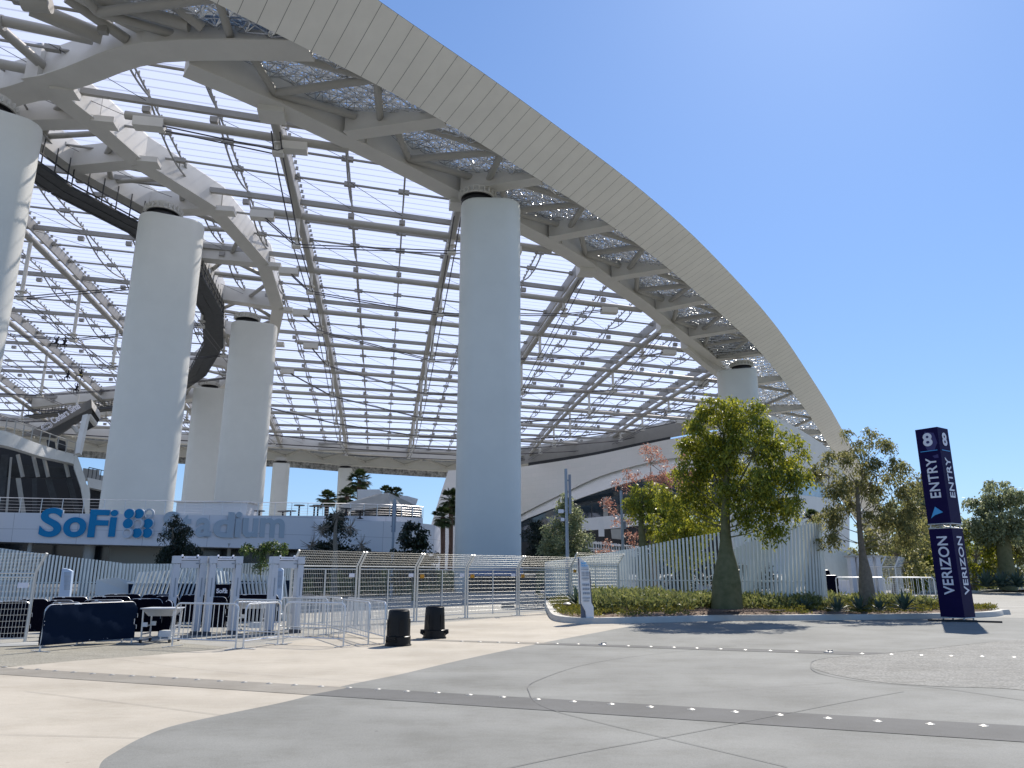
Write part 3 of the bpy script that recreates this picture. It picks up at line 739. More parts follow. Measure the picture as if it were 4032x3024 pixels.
colpx(1076, 1141, 1822, 32.0, 'distant blade column at the far roof edge, left of the palms', t=3.0, shift=.1)
colpx(1333, 1388, 1842, 32.0, 'distant blade column at the far roof edge, behind the tallest palm', t=3.0, shift=.1)
colpx(450, 560, 1726, 38.0, 'distant blade column half hidden at the left, beyond the seating bowl', t=3.0, shift=-.8)
# ---- far edge of the roof: outer fascia beam seen from inside
k0 = next(k for k in range(len(RP)) if RP[k].y > 205 and RP[k].x < 30)
far = RP[k0:]; nfar = RN[k0:]
MB().sweep(far, [(9.5, -2.3), (11, -2.3), (11, 1.2), (9.5, 1.2)], nfar).build('far_edge_beam', M_WHITE, ROOF)
mb = MB().sweep(far, [(11.1, -4.2), (12.2, -3.9), (12.2, -2.2), (11.1, -2.2)], nfar); mb.build('far_edge_lattice', mat('far_lattice', (.07, .075, .075), .5, col2=(.5, .5, .5), nscale=1.2), ROOF)
mb = MB().sweep(far, [(2.4, 2.6), (9.4, .6), (9.4, .7), (2.4, 2.7)], nfar); mb.build('far_skin', M_PERF, ROOF)
for k in range(0, len(far)-2, 3):
    a = far[k]+nfar[k]*1.5+V((0, 0, -.1)); b = far[k+1]+nfar[k+1]*9.6+V((0, 0, -1)); c = far[min(k+3, len(far)-1)]+nfar[k]*1.5
    MB().tube(a, b, .35, 8).build('brace_tube', M_STEEL2, ROOF, True); MB().tube(b, c, .35, 8).build('brace_tube', M_STEEL2, ROOF, True)
kE = nodes[-1][3]; soff = MB(); lat = MB(); prevrow = None; inn_e = []
for i in range(kE-6, len(FP)-6):
    t = (i-kE)/(len(FP)-6-kE); wd_ = max(.5, 10.5*(1-max(0, t))**.8); f = FP[i]; a = f-FN[i]*wd_+V((0, 0, 1.6)); b = f+V((0, 0, .7)); inn_e.append(a-V((0, 0, 1.5)))
    row = [a.lerp(b, q/5)+V((0, 0, random.uniform(-.1, .1))) for q in range(6)]
    if prevrow:
        for q in range(5):
            soff.add([prevrow[q]+V((0, 0, .5)), prevrow[q+1]+V((0, 0, .5)), row[q+1]+V((0, 0, .5)), row[q]+V((0, 0, .5))], [(0, 1, 2, 3)])
            if wd_ > 2:
                for x, y in ((row[q], row[q+1]), (prevrow[q], row[q]), (prevrow[q], row[q+1]), (prevrow[q+1], row[q])): lat.tube(x, y, .05, 3, cap=False)
    prevrow = row
soff.build('perforated_skin', M_PERF, ROOF); lat.build('skin_lattice', LM, ROOF)
MB().sweep(inn_e, [(-.6, .0), (.6, .0), (.6, 2.6), (-.6, 2.6)]).build('ring_girder', M_WHITE, ROOF)
for c_, i in enumerate(range(kE+9, len(FP)-24, 11)):
    a = inn_e[i-kE+6]; b = FP[i]+V((0, 0, .2)); boxbeam(a, b, 1.0, 2.0, h2=.8)
    j_ = min(i+5, len(FP)-8); MB().tube(a+V((0, 0, 1)), FP[j_]+V((0, 0, .6)), .3, 8).build('brace_tube', M_STEEL2, ROOF, True)
    MB().tube(FP[j_]+V((0, 0, .6)), inn_e[min(i+10-kE+6, len(inn_e)-1)]+V((0, 0, 1)), .3, 8).build('brace_tube', M_STEEL2, ROOF, True)
# ================================================================== far shell walls and bowl
def poly3(pts): return [atd(x, y, d) for x, y, d in pts]
def slab(name, pts, thick, m, parent=None, away=None):
    P = poly3(pts); c = sum(P, V())/len(P); a = V((c.x, c.y, 0)).normalized()*thick if away is None else away
    return MB().prism(P, a).build(name, m, parent)
def strip(name, tops, bots, thick, m, parent=None, sub=5):      # curved wall: tops/bots (px,py,d) lists of equal length
    T = smoothline(poly3(tops), sub); B = smoothline(poly3(bots), sub); mb = MB(); n = len(T); vs = []
    for t, b in zip(T, B):
        a = V((t.x, t.y, 0)).normalized()*thick; vs += [t, b, b+a, t+a]
    fs = []
    for i in range(n-1):
        for k in range(4): k2 = (k+1) % 4; fs.append((4*i+k, 4*i+k2, 4*i+4+k2, 4*i+4+k))
    fs += [(0, 3, 2, 1), (4*n-4, 4*n-3, 4*n-2, 4*n-1)]
    mb.add(vs, fs); return mb.build(name, m, parent, True)
def shellmat():
    m = mat('shell_tiles', (.70, .70, .67), .55); n = m.node_tree; b = n.nodes['Principled BSDF']; tc = n.nodes.new('ShaderNodeTexCoord')
    br = n.nodes.new('ShaderNodeTexBrick'); br.inputs['Scale'].default_value = 1; br.inputs['Brick Width'].default_value = 2.4; br.inputs['Row Height'].default_value = 1.2; br.inputs['Mortar Size'].default_value = .03
    br.inputs['Color1'].default_value = (.70, .70, .67, 1); br.inputs['Color2'].default_value = (.73, .72, .69, 1); br.inputs['Mortar'].default_value = (.66, .66, .63, 1)
    mp = n.nodes.new('ShaderNodeMapping'); mp.inputs['Rotation'].default_value = (math.pi/2, 0, 0); n.links.new(tc.outputs['Object'], mp.inputs[0]); n.links.new(mp.outputs[0], br.inputs[0]); n.links.new(br.outputs[0], b.inputs['Base Color']); return m
M_TILE = shellmat()
SH = empty('stadium_shell', (20, 200, 0), 'curved white panelled shell wall with an arched glass opening, behind the middle column and trees', 'building')
strip('arch_wall', [(1960, 1852, 224), (2080, 1834, 216), (2230, 1811, 206), (2360, 1788, 198), (2500, 1758, 190), (2640, 1729, 182), (2800, 1700, 174), (2985, 1672, 166)], [(1960, 2080, 224), (2080, 2010, 216), (2230, 1936, 206), (2360, 1876, 198), (2500, 1834, 190), (2640, 1805, 182), (2800, 1790, 174), (2985, 1790, 166)], 1.5, M_TILE, SH)
strip('arch_lip', [(1960, 2078, 225.5), (2080, 2008, 217.5), (2230, 1934, 207.5), (2360, 1874, 199.5), (2500, 1832, 191.5), (2640, 1803, 183.5), (2800, 1788, 175.5)], [(1960, 2120, 222), (2080, 2052, 214), (2230, 1983, 204), (2360, 1935, 196), (2500, 1892, 188), (2640, 1862, 180), (2800, 1850, 172)], 1.2, M_TILE, SH)
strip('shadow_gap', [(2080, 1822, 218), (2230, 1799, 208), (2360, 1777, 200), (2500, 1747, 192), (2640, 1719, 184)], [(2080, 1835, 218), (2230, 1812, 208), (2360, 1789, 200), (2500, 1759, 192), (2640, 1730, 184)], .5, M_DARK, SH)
strip('eave_panel', [(1960, 1790, 226), (2080, 1772, 219), (2230, 1749, 209), (2360, 1727, 201), (2500, 1697, 193), (2640, 1669, 185), (2800, 1640, 177), (2985, 1612, 169)], [(1960, 1842, 226), (2080, 1824, 219), (2230, 1801, 209), (2360, 1779, 201), (2500, 1749, 193), (2640, 1721, 185), (2800, 1692, 177), (2985, 1664, 169)], 1.0, M_ROOFB, SH)
slab('foot_wall', [(1765, 1853, 208), (1830, 1849, 208), (1990, 1845, 208), (1990, 2250, 200), (1680, 2250, 200), (1690, 2090, 203), (1735, 1945, 206)], 6, M_TILE, SH)
slab('glass_wall', [(1960, 2262, 215), (1960, 2100, 215), (2080, 2040, 210), (2280, 1962, 204), (2450, 1893, 200), (2620, 1860, 196), (2900, 1850, 190), (2900, 2030, 185), (2500, 2030, 192), (2200, 2262, 200)], .5, M_GLASS, SH)
for x in (2270, 2330, 2385, 2440, 2495, 2550, 2610, 2680, 2750): 
    a, b = atd(x, 1995-(x-2270)*.33 if x < 2500 else 1880, 196), atd(x, 2040, 196); MB().bar(a, b, .28 if x != 2385 else 1.2, .3, V((0, 1, 0))).build('mullion', M_WALLG if x == 2385 else M_CATWALK, SH)
strip('terrace_parapet', [(2290, 2042, 168), (2420, 2029, 166), (2520, 2016, 164), (2700, 2005, 160)], [(2290, 2090, 168), (2420, 2080, 166), (2520, 2069, 164), (2700, 2060, 160)], 1.0, M_WALLW, SH)
slab('terrace_recess', [(2290, 2080, 172), (2520, 2060, 172), (2900, 2050, 172), (2900, 2262, 172), (1990, 2262, 172), (1990, 2150, 172)], .5, M_DARK, SH)  # flat dark sheet, recess shade painted as its colour
slab('terrace_sign_wall', [(2355, 2050, 160), (2378, 2050, 160), (2380, 2112, 160), (2357, 2112, 160)], .5, M_WALLW, SH)
slab('slatted_terrace_wall', [(2405, 2084, 158), (2450, 2080, 158), (2455, 2125, 158), (2409, 2120, 158)], .5, M_WALLG, SH)
TW = slab('retaining_wall', [(2310, 2150, 118), (2700, 2168, 118), (2700, 2262, 118), (2310, 2262, 118)], 1.0, mat('terrace_planting', (.02, .03, .018), .9, col2=(.07, .075, .05), nscale=1.5))
tag(TW, 'dark planted retaining wall below the stair handrails, right of the rounded silver tree', 'wall')
HR = empty('stair_handrails', atd(2450, 2160, 112), 'rows of pale metal stair handrails stepping down beneath the glass arch', 'handrail')
mb = MB()
for k in range(11):
    x0 = 2305+k*30; y0 = 2128+k*3.2
    for r_ in range(3):
        p = atd(x0+r_*11, y0+r_*1.5, 112); q = atd(x0+22+r_*11, y0+12+r_*1.5, 110); mb.tube(p, q, .07, 5); mb.tube(p, p-V((0, 0, 1.2)), .06, 5); mb.tube(q, q-V((0, 0, 1.2)), .06, 5)
mb.build('rail', M_FENCE, HR)
mb = MB()
for a, b in (((2320, 2158, 105), (2560, 2180, 98)), ((2320, 2166, 105), (2560, 2188, 98))): mb.tube(atd(*a), atd(*b), .07, 5)
mb.build('long_rail', M_FENCE, HR)
# right hand shell under the sloping edge
SR = empty('curved_wing', (45, 160, 0), 'smooth white curved wing with a blue glazed slot under the right end of the roof', 'building')
strip('upper_band', [(2900, 1600, 134), (2994, 1623, 140), (3076, 1652, 148), (3167, 1702, 158), (3258, 1764, 170), (3303, 1822, 178), (3335, 1900, 184)], [(2900, 1800, 136), (2994, 1806, 142), (3076, 1818, 150), (3150, 1834, 158), (3225, 1864, 168), (3275, 1908, 178), (3338, 1960, 184)], 1.2, M_SHELL, SR)
strip('soffit_band', [(2900, 1799, 137.2), (2994, 1804, 143.2), (3076, 1816, 151.2), (3150, 1832, 159.2), (3225, 1862, 169.2), (3275, 1906, 179.2)], [(2900, 1840, 140), (2994, 1846, 146), (3076, 1856, 153), (3150, 1870, 161), (3225, 1896, 171), (3275, 1932, 180)], .8, M_SHELL, SR)
strip('glass_band', [(2900, 1835, 142), (2994, 1842, 148), (3076, 1852, 155), (3150, 1865, 163), (3225, 1890, 173), (3290, 1930, 182)], [(2900, 1960, 142), (2994, 1955, 148), (3076, 1950, 155), (3150, 1952, 163), (3225, 1960, 173), (3290, 1975, 182)], .5, mat('blue_glazing', (.10, .22, .38), .12, spec=1, col2=(.25, .42, .58), nscale=.4), SR)
strip('lower_wall', [(2900, 1958, 139), (2994, 1953, 145), (3076, 1948, 152), (3150, 1950, 160), (3225, 1958, 170), (3290, 1972, 180), (3345, 2010, 185)], [(2900, 2262, 139), (2994, 2262, 145), (3076, 2262, 152), (3150, 2262, 160), (3225, 2262, 170), (3290, 2262, 180), (3345, 2262, 185)], 1.5, M_SHELL, SR)
# seating bowl structure on the left
BW = empty('seating_bowl', (-45, 95, 0), 'shaded upper seating deck with a thick white rounded rim, at the left edge', 'grandstand')
M_RIM = mat('bowl_rim', (.60, .62, .60), .5, noise=.05, nscale=.6)
strip('deck_rim', [(-120, 1690, 92), (11, 1695, 93), (136, 1741, 95), (230, 1772, 97), (296, 1790, 98), (309, 1808, 98)], [(-120, 1745, 92), (8, 1752, 93), (152, 1794, 95), (230, 1812, 97), (287, 1826, 98), (296, 1838, 98)], 2.0, M_RIM, BW)
slab('deck_edge', [(294, 1792, 98), (309, 1806, 98), (335, 1880, 98), (340, 1905, 98), (352, 1918, 98), (355, 1950, 98), (352, 2030, 98), (338, 2030, 98), (318, 1920, 98), (290, 1838, 98)], 2.0, M_RIM, BW)
slab('back_wall', [(-200, 1700, 112), (60, 1725, 112), (290, 1800, 112), (345, 2030, 112), (345, 2200, 112), (-200, 2200, 112)], 1.0, M_DARK, BW)  # near-black colour stands in for the shade under the deck rim
slab('mid_beam', [(-100, 1820, 101), (285, 1840, 101), (287, 1882, 101), (-100, 1878, 101)], .8, M_CATWALK, BW)
for x0, x1, y0, w_, mm in ((44, 22, 1800, 9, M_WALLG), (72, 98, 1882, 20, M_WALLG), (136, 138, 1882, 18, M_CATWALK), (190, 240, 1882, 26, M_CATWALK), (270, 318, 1882, 22, M_CATWALK), (20, -10, 1790, 30, M_CATWALK)):
    slab('raking_column', [(x0-w_/2, y0, 99.5), (x0+w_/2, y0, 99.5), (x1+w_/2, 2060, 99.5), (x1-w_/2, 2060, 99.5)], .9, mm, BW)
for x0 in (70, 130, 170, 250):
    MB().tube(atd(x0, 1790, 99), atd(x0+20, 1878, 99), .22, 6).build('brace', M_WALLG, BW)
mb = MB()
for k in range(9):
    x = 20+k*34; y = 1700+(x-11)*.34; p = atd(x, y, 94+k*.4); mb.tube(p, p+V((0, 0, 1.5)), .06, 5)
    if k: mb.tube(p+V((0, 0, 1.5)), q_+V((0, 0, 1.5)), .05, 4); mb.tube(p+V((0, 0, .8)), q_+V((0, 0, .8)), .03, 4)
    q_ = p
mb.build('railing', M_WALLG, BW)
for x in (190, 232): slab('speaker_box', [(x-6, 1728, 100), (x+26, 1738, 100), (x+30, 1772, 100), (x-2, 1764, 100)], 1.5, M_DARK, BW)
B2 = empty('lower_deck', (-50, 110, 0), 'pale lower terrace deck with railing and equipment boxes, right of the bowl rim', 'terrace')
strip('terrace_rim', [(345, 1880, 108), (400, 1892, 109), (440, 1901, 110), (560, 1925, 111)], [(348, 1918, 108), (400, 1930, 109), (440, 1939, 110), (560, 1960, 111)], 2, M_RIM, B2)
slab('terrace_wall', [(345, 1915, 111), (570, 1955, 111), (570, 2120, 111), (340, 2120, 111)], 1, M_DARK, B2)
for a in ((327, 1843, 392, 1885), (392, 1870, 430, 1900), (432, 1874, 476, 1908)): slab('equipment_box', [(a[0], a[1], 114), (a[2], a[1]+8, 114), (a[2], a[3]+8, 114), (a[0], a[3], 114)], 2.5, M_WALLG, B2)
mb = MB()
for k in range(9):
    p = atd(345+k*16, 1880+k*3.5, 109); mb.tube(p, p+V((0, 0, 1.3)), .06, 4)
    if k: mb.tube(p+V((0, 0, 1.3)), q_+V((0, 0, 1.3)), .05, 4)
    q_ = p
mb.build('railing', M_CATWALK, B2)
# lettered fascia box at the end of the bowl
VB = empty('video_board_end', (-75, 118, 20), 'slanting grey board end lettered in white, propped on a pale strut at the left', 'sign')
M_BOARD = mat('board_grey', (.17, .165, .155), .6, noise=.1, nscale=1)
fr = poly3([(85, 1716, 119), (359, 1571, 124), (361, 1604, 124), (150, 1716, 120)]); MB().prism(fr, V((-.25, .6, 0))).build('lettered_face', M_BOARD, VB)
fr2 = poly3([(150, 1715, 120.3), (361, 1604, 124.3), (361, 1625, 124.8), (213, 1724, 122)]); MB().prism(fr2, V((-.2, .6, 0))).build('lower_face', mat('board_dark', (.09, .09, .09), .6), VB)
slab('end_cap', [(359.5, 1571, 123.9), (396, 1625, 127), (393, 1652, 127), (361.5, 1604, 123.9)], .6, M_SHELL, VB)  # bright light on this end is painted in with the pale panel colour
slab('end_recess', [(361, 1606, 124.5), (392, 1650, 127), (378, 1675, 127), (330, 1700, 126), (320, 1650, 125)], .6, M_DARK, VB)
MB().bar(atd(340, 1637, 122), atd(306, 1790, 118), .75, .6, V((0, 1, 0))).build('strut', M_RIM, VB)
MB().tube(atd(350, 1636, 123), atd(376, 1672, 124), .35, 8).build('brace', M_WHITE, VB); MB().tube(atd(290, 1680, 123), atd(312, 1706, 122), .35, 8).build('brace', M_WHITE, VB)
rt = (fr[1]-fr[0]).normalized(); nrm = V((-fr[0].x, -fr[0].y, 0)).normalized(); nrm = (nrm-rt*nrm.dot(rt)).normalized(); upv = nrm.cross(rt)
if upv.z < 0: upv = -upv
text_mesh('lettering', 'Cedars Sinai', 1.3, atd(211, 1670, 119.2), (atd(314, 1607, 121)-atd(211, 1670, 119.2)), upv, M_PRINTW, VB, .05, .03, sx=.72)
mb = MB()
def ringpath(c, r, a0, a1, X, Y, w, n=14):
    mb.path([c+X*(r*math.cos(math.radians(a0+(a1-a0)*k/n)))+Y*(r*math.sin(math.radians(a0+(a1-a0)*k/n))) for k in range(n+1)], w, 5)
c0 = atd(184, 1678, 119.3)
for r_ in (.42, .24): ringpath(c0-rt*.33, r_, 35, 325, rt, upv, .045); ringpath(c0+rt*.33, r_, 215, 505, rt, upv, .045)
mb.build('round_emblem', M_PRINTW, VB)
# ================================================================== terrace building with the big letters
TB = empty('terrace_building', (-30, 72, 0), 'long white curved terrace building carrying the big stadium lettering, left of centre', 'building')
tops = [(-260, 2008, 72.5), (0, 2017, 70.5), (300, 2022, 68.8), (600, 2026, 68.2), (900, 2029, 68.6), (1215, 2031, 70.5), (1389, 2031, 72.8), (1560, 2034, 75.5), (1665, 2040, 78)]
bots = [(-260, 2127, 72.5), (0, 2133, 70.5), (300, 2142, 68.8), (600, 2149, 68.2), (900, 2156, 68.6), (1215, 2163, 70.5), (1389, 2168, 72.8), (1560, 2174, 75.5), (1665, 2177, 78)]
def panelmat():
    m = mat('wall_panels', (.64, .64, .66), .6); n = m.node_tree; b = n.nodes['Principled BSDF']; tc = n.nodes.new('ShaderNodeTexCoord')
    br = n.nodes.new('ShaderNodeTexBrick'); br.offset = 0; br.inputs['Scale'].default_value = 1; br.inputs['Brick Width'].default_value = 4.4; br.inputs['Row Height'].default_value = 1.55; br.inputs['Mortar Size'].default_value = .02
    br.inputs['Color1'].default_value = (.66, .66, .68, 1); br.inputs['Color2'].default_value = (.64, .64, .665, 1); br.inputs['Mortar'].default_value = (.42, .42, .44, 1)
    mp = n.nodes.new('ShaderNodeMapping'); mp.inputs['Rotation'].default_value = (math.pi/2, 0, 0); mp.inputs['Location'].default_value = (0, .35, 0); n.links.new(tc.outputs['Object'], mp.inputs[0]); n.links.new(mp.outputs[0], br.inputs[0]); n.links.new(br.outputs[0], b.inputs['Base Color']); return m
M_PW = panelmat()
strip('lettered_wall', tops, bots, 1.2, M_PW, TB)
strip('end_wall', [(1240, 2050, 70.6), (1400, 2052, 71.9), (1560, 2054, 74.4), (1660, 2061, 76.4), (1705, 2067, 77.5), (1728, 2078, 79), (1733, 2085, 81)], [(1240, 2164, 70.3), (1400, 2169, 71.9), (1560, 2175, 74.4), (1660, 2178, 76.4), (1705, 2180, 77.5), (1728, 2181, 79), (1733, 2180, 81)], 1.0, M_PW, TB)
def offs(L_, dd, dy=0): return [(x, y+dy, d+dd) for x, y, d in L_]
sof = poly3(bots); mb = MB()
for a, b in zip(sof, sof[1:]):
    ua = V((a.x, a.y, 0)).normalized()*9; ub = V((b.x, b.y, 0)).normalized()*9
    mb.hexa([a, b, b+ub, a+ua], [p+V((0, 0, .35)) for p in (a, b, b+ub, a+ua)])
mb.build('soffit', M_WALLG, TB)
gb_ = [(x, y, d+4) for x, y, d in bots]; lowp = [(x, 2300, d+4) for x, y, d in bots]
strip('shopfront_glass', gb_, lowp, .3, mat('dark_glass', (.015, .02, .028), .15, spec=.8), TB)
for x in (355, 120, 905, 1060, 1180, 1310): 
    p = atd(x, 2140, 70.5 if x < 1000 else 72.5); MB().lathe((p.x, p.y, 0), [(.42 if x in (355,) else .16, 0), (.42 if x in (355,) else .16, p.z+.2)], 14).build('pillar', M_WALLG, TB, True)
slab('canopy_box', [(430, 2150, 72), (802, 2155, 72), (802, 2300, 72), (430, 2300, 72)], 3, mat('beige_wall', (.34, .33, .29), .8), TB)
slab('wall_opening', [(1434, 2168, 73.9), (1440, 2150, 73.9), (1483, 2138, 74.2), (1501, 2172, 74.5)], .12, M_INK, TB, away=V((0, -.12, 0)))
mb = MB(); prev_ = None
RT = resample(smoothline(poly3([(x, y, d+.5) for x, y, d in tops]), 5), 1.5)
for p in RT:
    mb.tube(p, p+V((0, 0, 1.15)), .03, 5)
    if prev_ is not None:
        for h_ in (1.15, .9, .65, .4, .2): mb.tube(prev_+V((0, 0, h_)), p+V((0, 0, h_)), .03 if h_ > 1 else .01, 4)
    prev_ = p
mb.build('roof_railing', M_FINE, TB)
# big letters
def onwall(px, py):                          # point on the lettered wall (horizontal distance interpolated)
    for (x0, y0, d0), (x1, y1, d1) in zip(tops, tops[1:]):
        if x0 <= px <= x1: return atd(px, py, d0+(d1-d0)*(px-x0)/(x1-x0)-.18)
    return atd(px, py, 70)
def letter(ch, x0, x1, ybase, ytop, m, cap=True):
    a, b = onwall(x0, ybase), onwall(x1, ybase); b.z = a.z; w_ = (b-a).length; hh = (onwall(x0, ytop)-onwall(x0, ybase)).length
    cu = bpy.data.curves.new('letter', 'FONT'); cu.body = ch; cu.size = 1; cu.extrude = .05; cu.offset = .028; t = bpy.data.objects.new('t', cu); COL.objects.link(t)
    me = bpy.data.meshes.new_from_object(t.evaluated_get(bpy.context.evaluated_depsgraph_get())); bpy.data.objects.remove(t)
    xs = [v.co.x for v in me.vertices]; ys = [v.co.y for v in me.vertices]; x_, X_, y_, Y_ = min(xs), max(xs), min(ys), max(ys)
    r_ = (b-a).normalized(); nn = r_.cross(V((0, 0, 1)))
    for v in me.vertices:
        c = v.co; p = a+r_*((c.x-x_)/(X_-x_)*w_)+V((0, 0, (c.y-y_)/(Y_-y_)*hh))+nn*(c.z*1.4)
        v.co = p-V(TB.location)
    me.materials.append(m); o = bpy.data.objects.new('letter', me); COL.objects.link(o); o.parent = TB; return o
zx = lambda x: x/1.6458
zy = lambda y: 1700+y/1.6458
M_EDGE = mat('letter_edge', (.55, .60, .66), .5)
for ch, a, b, yb, yt in (('S', 245, 388, 682, 493), ('o', 401, 549, 683, 553), ('F', 563, 690, 684, 505), ('i', 697, 746, 681, 507)):
    letter(ch, zx(a), zx(b), zy(yb), zy(yt), M_BLUE); o = letter(ch, zx(a-3), zx(b+3), zy(yb+3), zy(yt-3), M_EDGE)
    for v in o.data.vertices: v.co += V((0, .14, 0))
for ch, a, b, yb, yt in (('S', 1046, 1150, 683, 515), ('t', 1158, 1232, 683, 535), ('a', 1262, 1362, 684, 556), ('d', 1376, 1505, 684, 518), ('i', 1515, 1552, 683, 518), ('u', 1566, 1665, 684, 558), ('m', 1679, 1838, 684, 558)):
    letter(ch, zx(a), zx(b), zy(yb), zy(yt), M_LETTER); o = letter(ch, zx(a-2), zx(b+2), zy(yb+3), zy(yt-2), M_EDGE)
    for v in o.data.vertices: v.co += V((.02, .14, -.03))
for r_, row in enumerate(((840, 903, 967), (832, 897, 962), (826, 891, 957))):
    for c_, x in enumerate(row):
        y = (532, 595, 656)[r_]; p = onwall(zx(x), zy(y)); hollow = (r_, c_) in ((0, 2), (1, 1), (2, 0)); R_ = 29/1.6458/F*70
        rgt = V((1, 0, 0)); mb = MB(); n_ = 24
        def disc(mb, r0, r1, y0, y1):
            for k in range(n_):
                a0, a1 = 2*math.pi*k/n_, 2*math.pi*(k+1)/n_
                q = [p+V((r*math.cos(a), yy, r*math.sin(a))) for yy in (y0, y1) for (r, a) in ((r0, a0), (r1, a0), (r1, a1), (r0, a1))]
                mb.hexa(q[:4], q[4:])
        disc(mb, .72*R_ if hollow else .001, R_*.92, -.12, .1); mb.build('logo_dot', M_LETTER if hollow and r_ == 0 else M_BLUE if not hollow else M_EDGE, TB)
        mb = MB(); disc(mb, R_*.92, R_*1.02, -.06, .1); mb.build('logo_rim', M_EDGE, TB)
# furniture on the terrace, as dark table and stool silhouettes
for k, (x, sz) in enumerate(((1020, .5), (1113, .45), (1144, .5), (1176, 1.2), (1236, 1.1), (1250, 1.2), (1284, 1.1), (1362, .8), (1418, .5))):
    b_ = atd(x, 2030, 72.5); root = empty('terrace_table', b_, None, None)
    tag(root, 'dark round pedestal table standing on the terrace above the letters', 'table', 'pedestal tables along the terrace railing')
    MB().lathe((b_.x, b_.y, b_.z-.3), [(.30*1.2, 0), (.08, .12), (.08, .3+sz*.75)], 10).build('pedestal', M_DARK, root, True); MB().lathe((b_.x, b_.y, b_.z+sz*.75), [(.5, 0), (.5, .08)], 14).build('tabletop', M_DARK, root, True)
bx = atd(830, 2030, 74); st_ = empty('stage_box', bx, 'low white rectangular structure on the terrace behind the railing and the pale letters', 'kiosk'); MB().box(bx+V((0, 1.5, .45)), (6.5, 3, 1.5)).build('body', M_WALLW, st_); MB().box(bx+V((0, 1.5, 1.27)), (6.9, 3.4, .12)).build('roof', M_SHELL, st_)
# faceted pavilion
PV = empty('pavilion', atd(1480, 2100, 97), 'faceted pale pavilion with an overhanging sculpted roof, above the white end wall', 'building')
r6 = lambda x, y, d: (1100+x/2.765, 1600+y/2.765, d)
def tri(name, pts, m, th=1.0): return slab(name, [r6(*p) for p in pts], th, m, PV)
tri('roof_box', [(850, 905, 99), (1090, 903, 99), (1120, 950, 99), (1120, 1010, 99), (850, 1015, 99)], M_WALLW, 3)
tri('left_roof', [(640, 1078, 96), (1060, 955, 94), (1180, 940, 93), (1210, 1098, 91), (1100, 1100, 92), (780, 1138, 94), (660, 1130, 96)], M_WALLG, 1.0)
tri('right_roof', [(1180, 940, 93), (1230, 958, 93), (1551, 1108, 97), (1553, 1215, 97), (1400, 1160, 95), (1260, 1110, 92), (1210, 1098, 91)], M_WALLG, 1.0)
tri('roof_fin', [(1300, 968, 99), (1390, 975, 99), (1510, 1008, 99), (1485, 1078, 99), (1320, 1005, 99)], M_WALLW, 1)
tri('window_band', [(780, 1138, 97), (1210, 1098, 95), (1400, 1160, 97), (1553, 1215, 99), (1553, 1330, 99), (700, 1300, 99)], M_GLASS, .5)
tri('corner_wall', [(1535, 1205, 97.5), (1555, 1212, 97.5), (1555, 1340, 97.5), (1535, 1340, 97.5)], M_WALLG, 1)
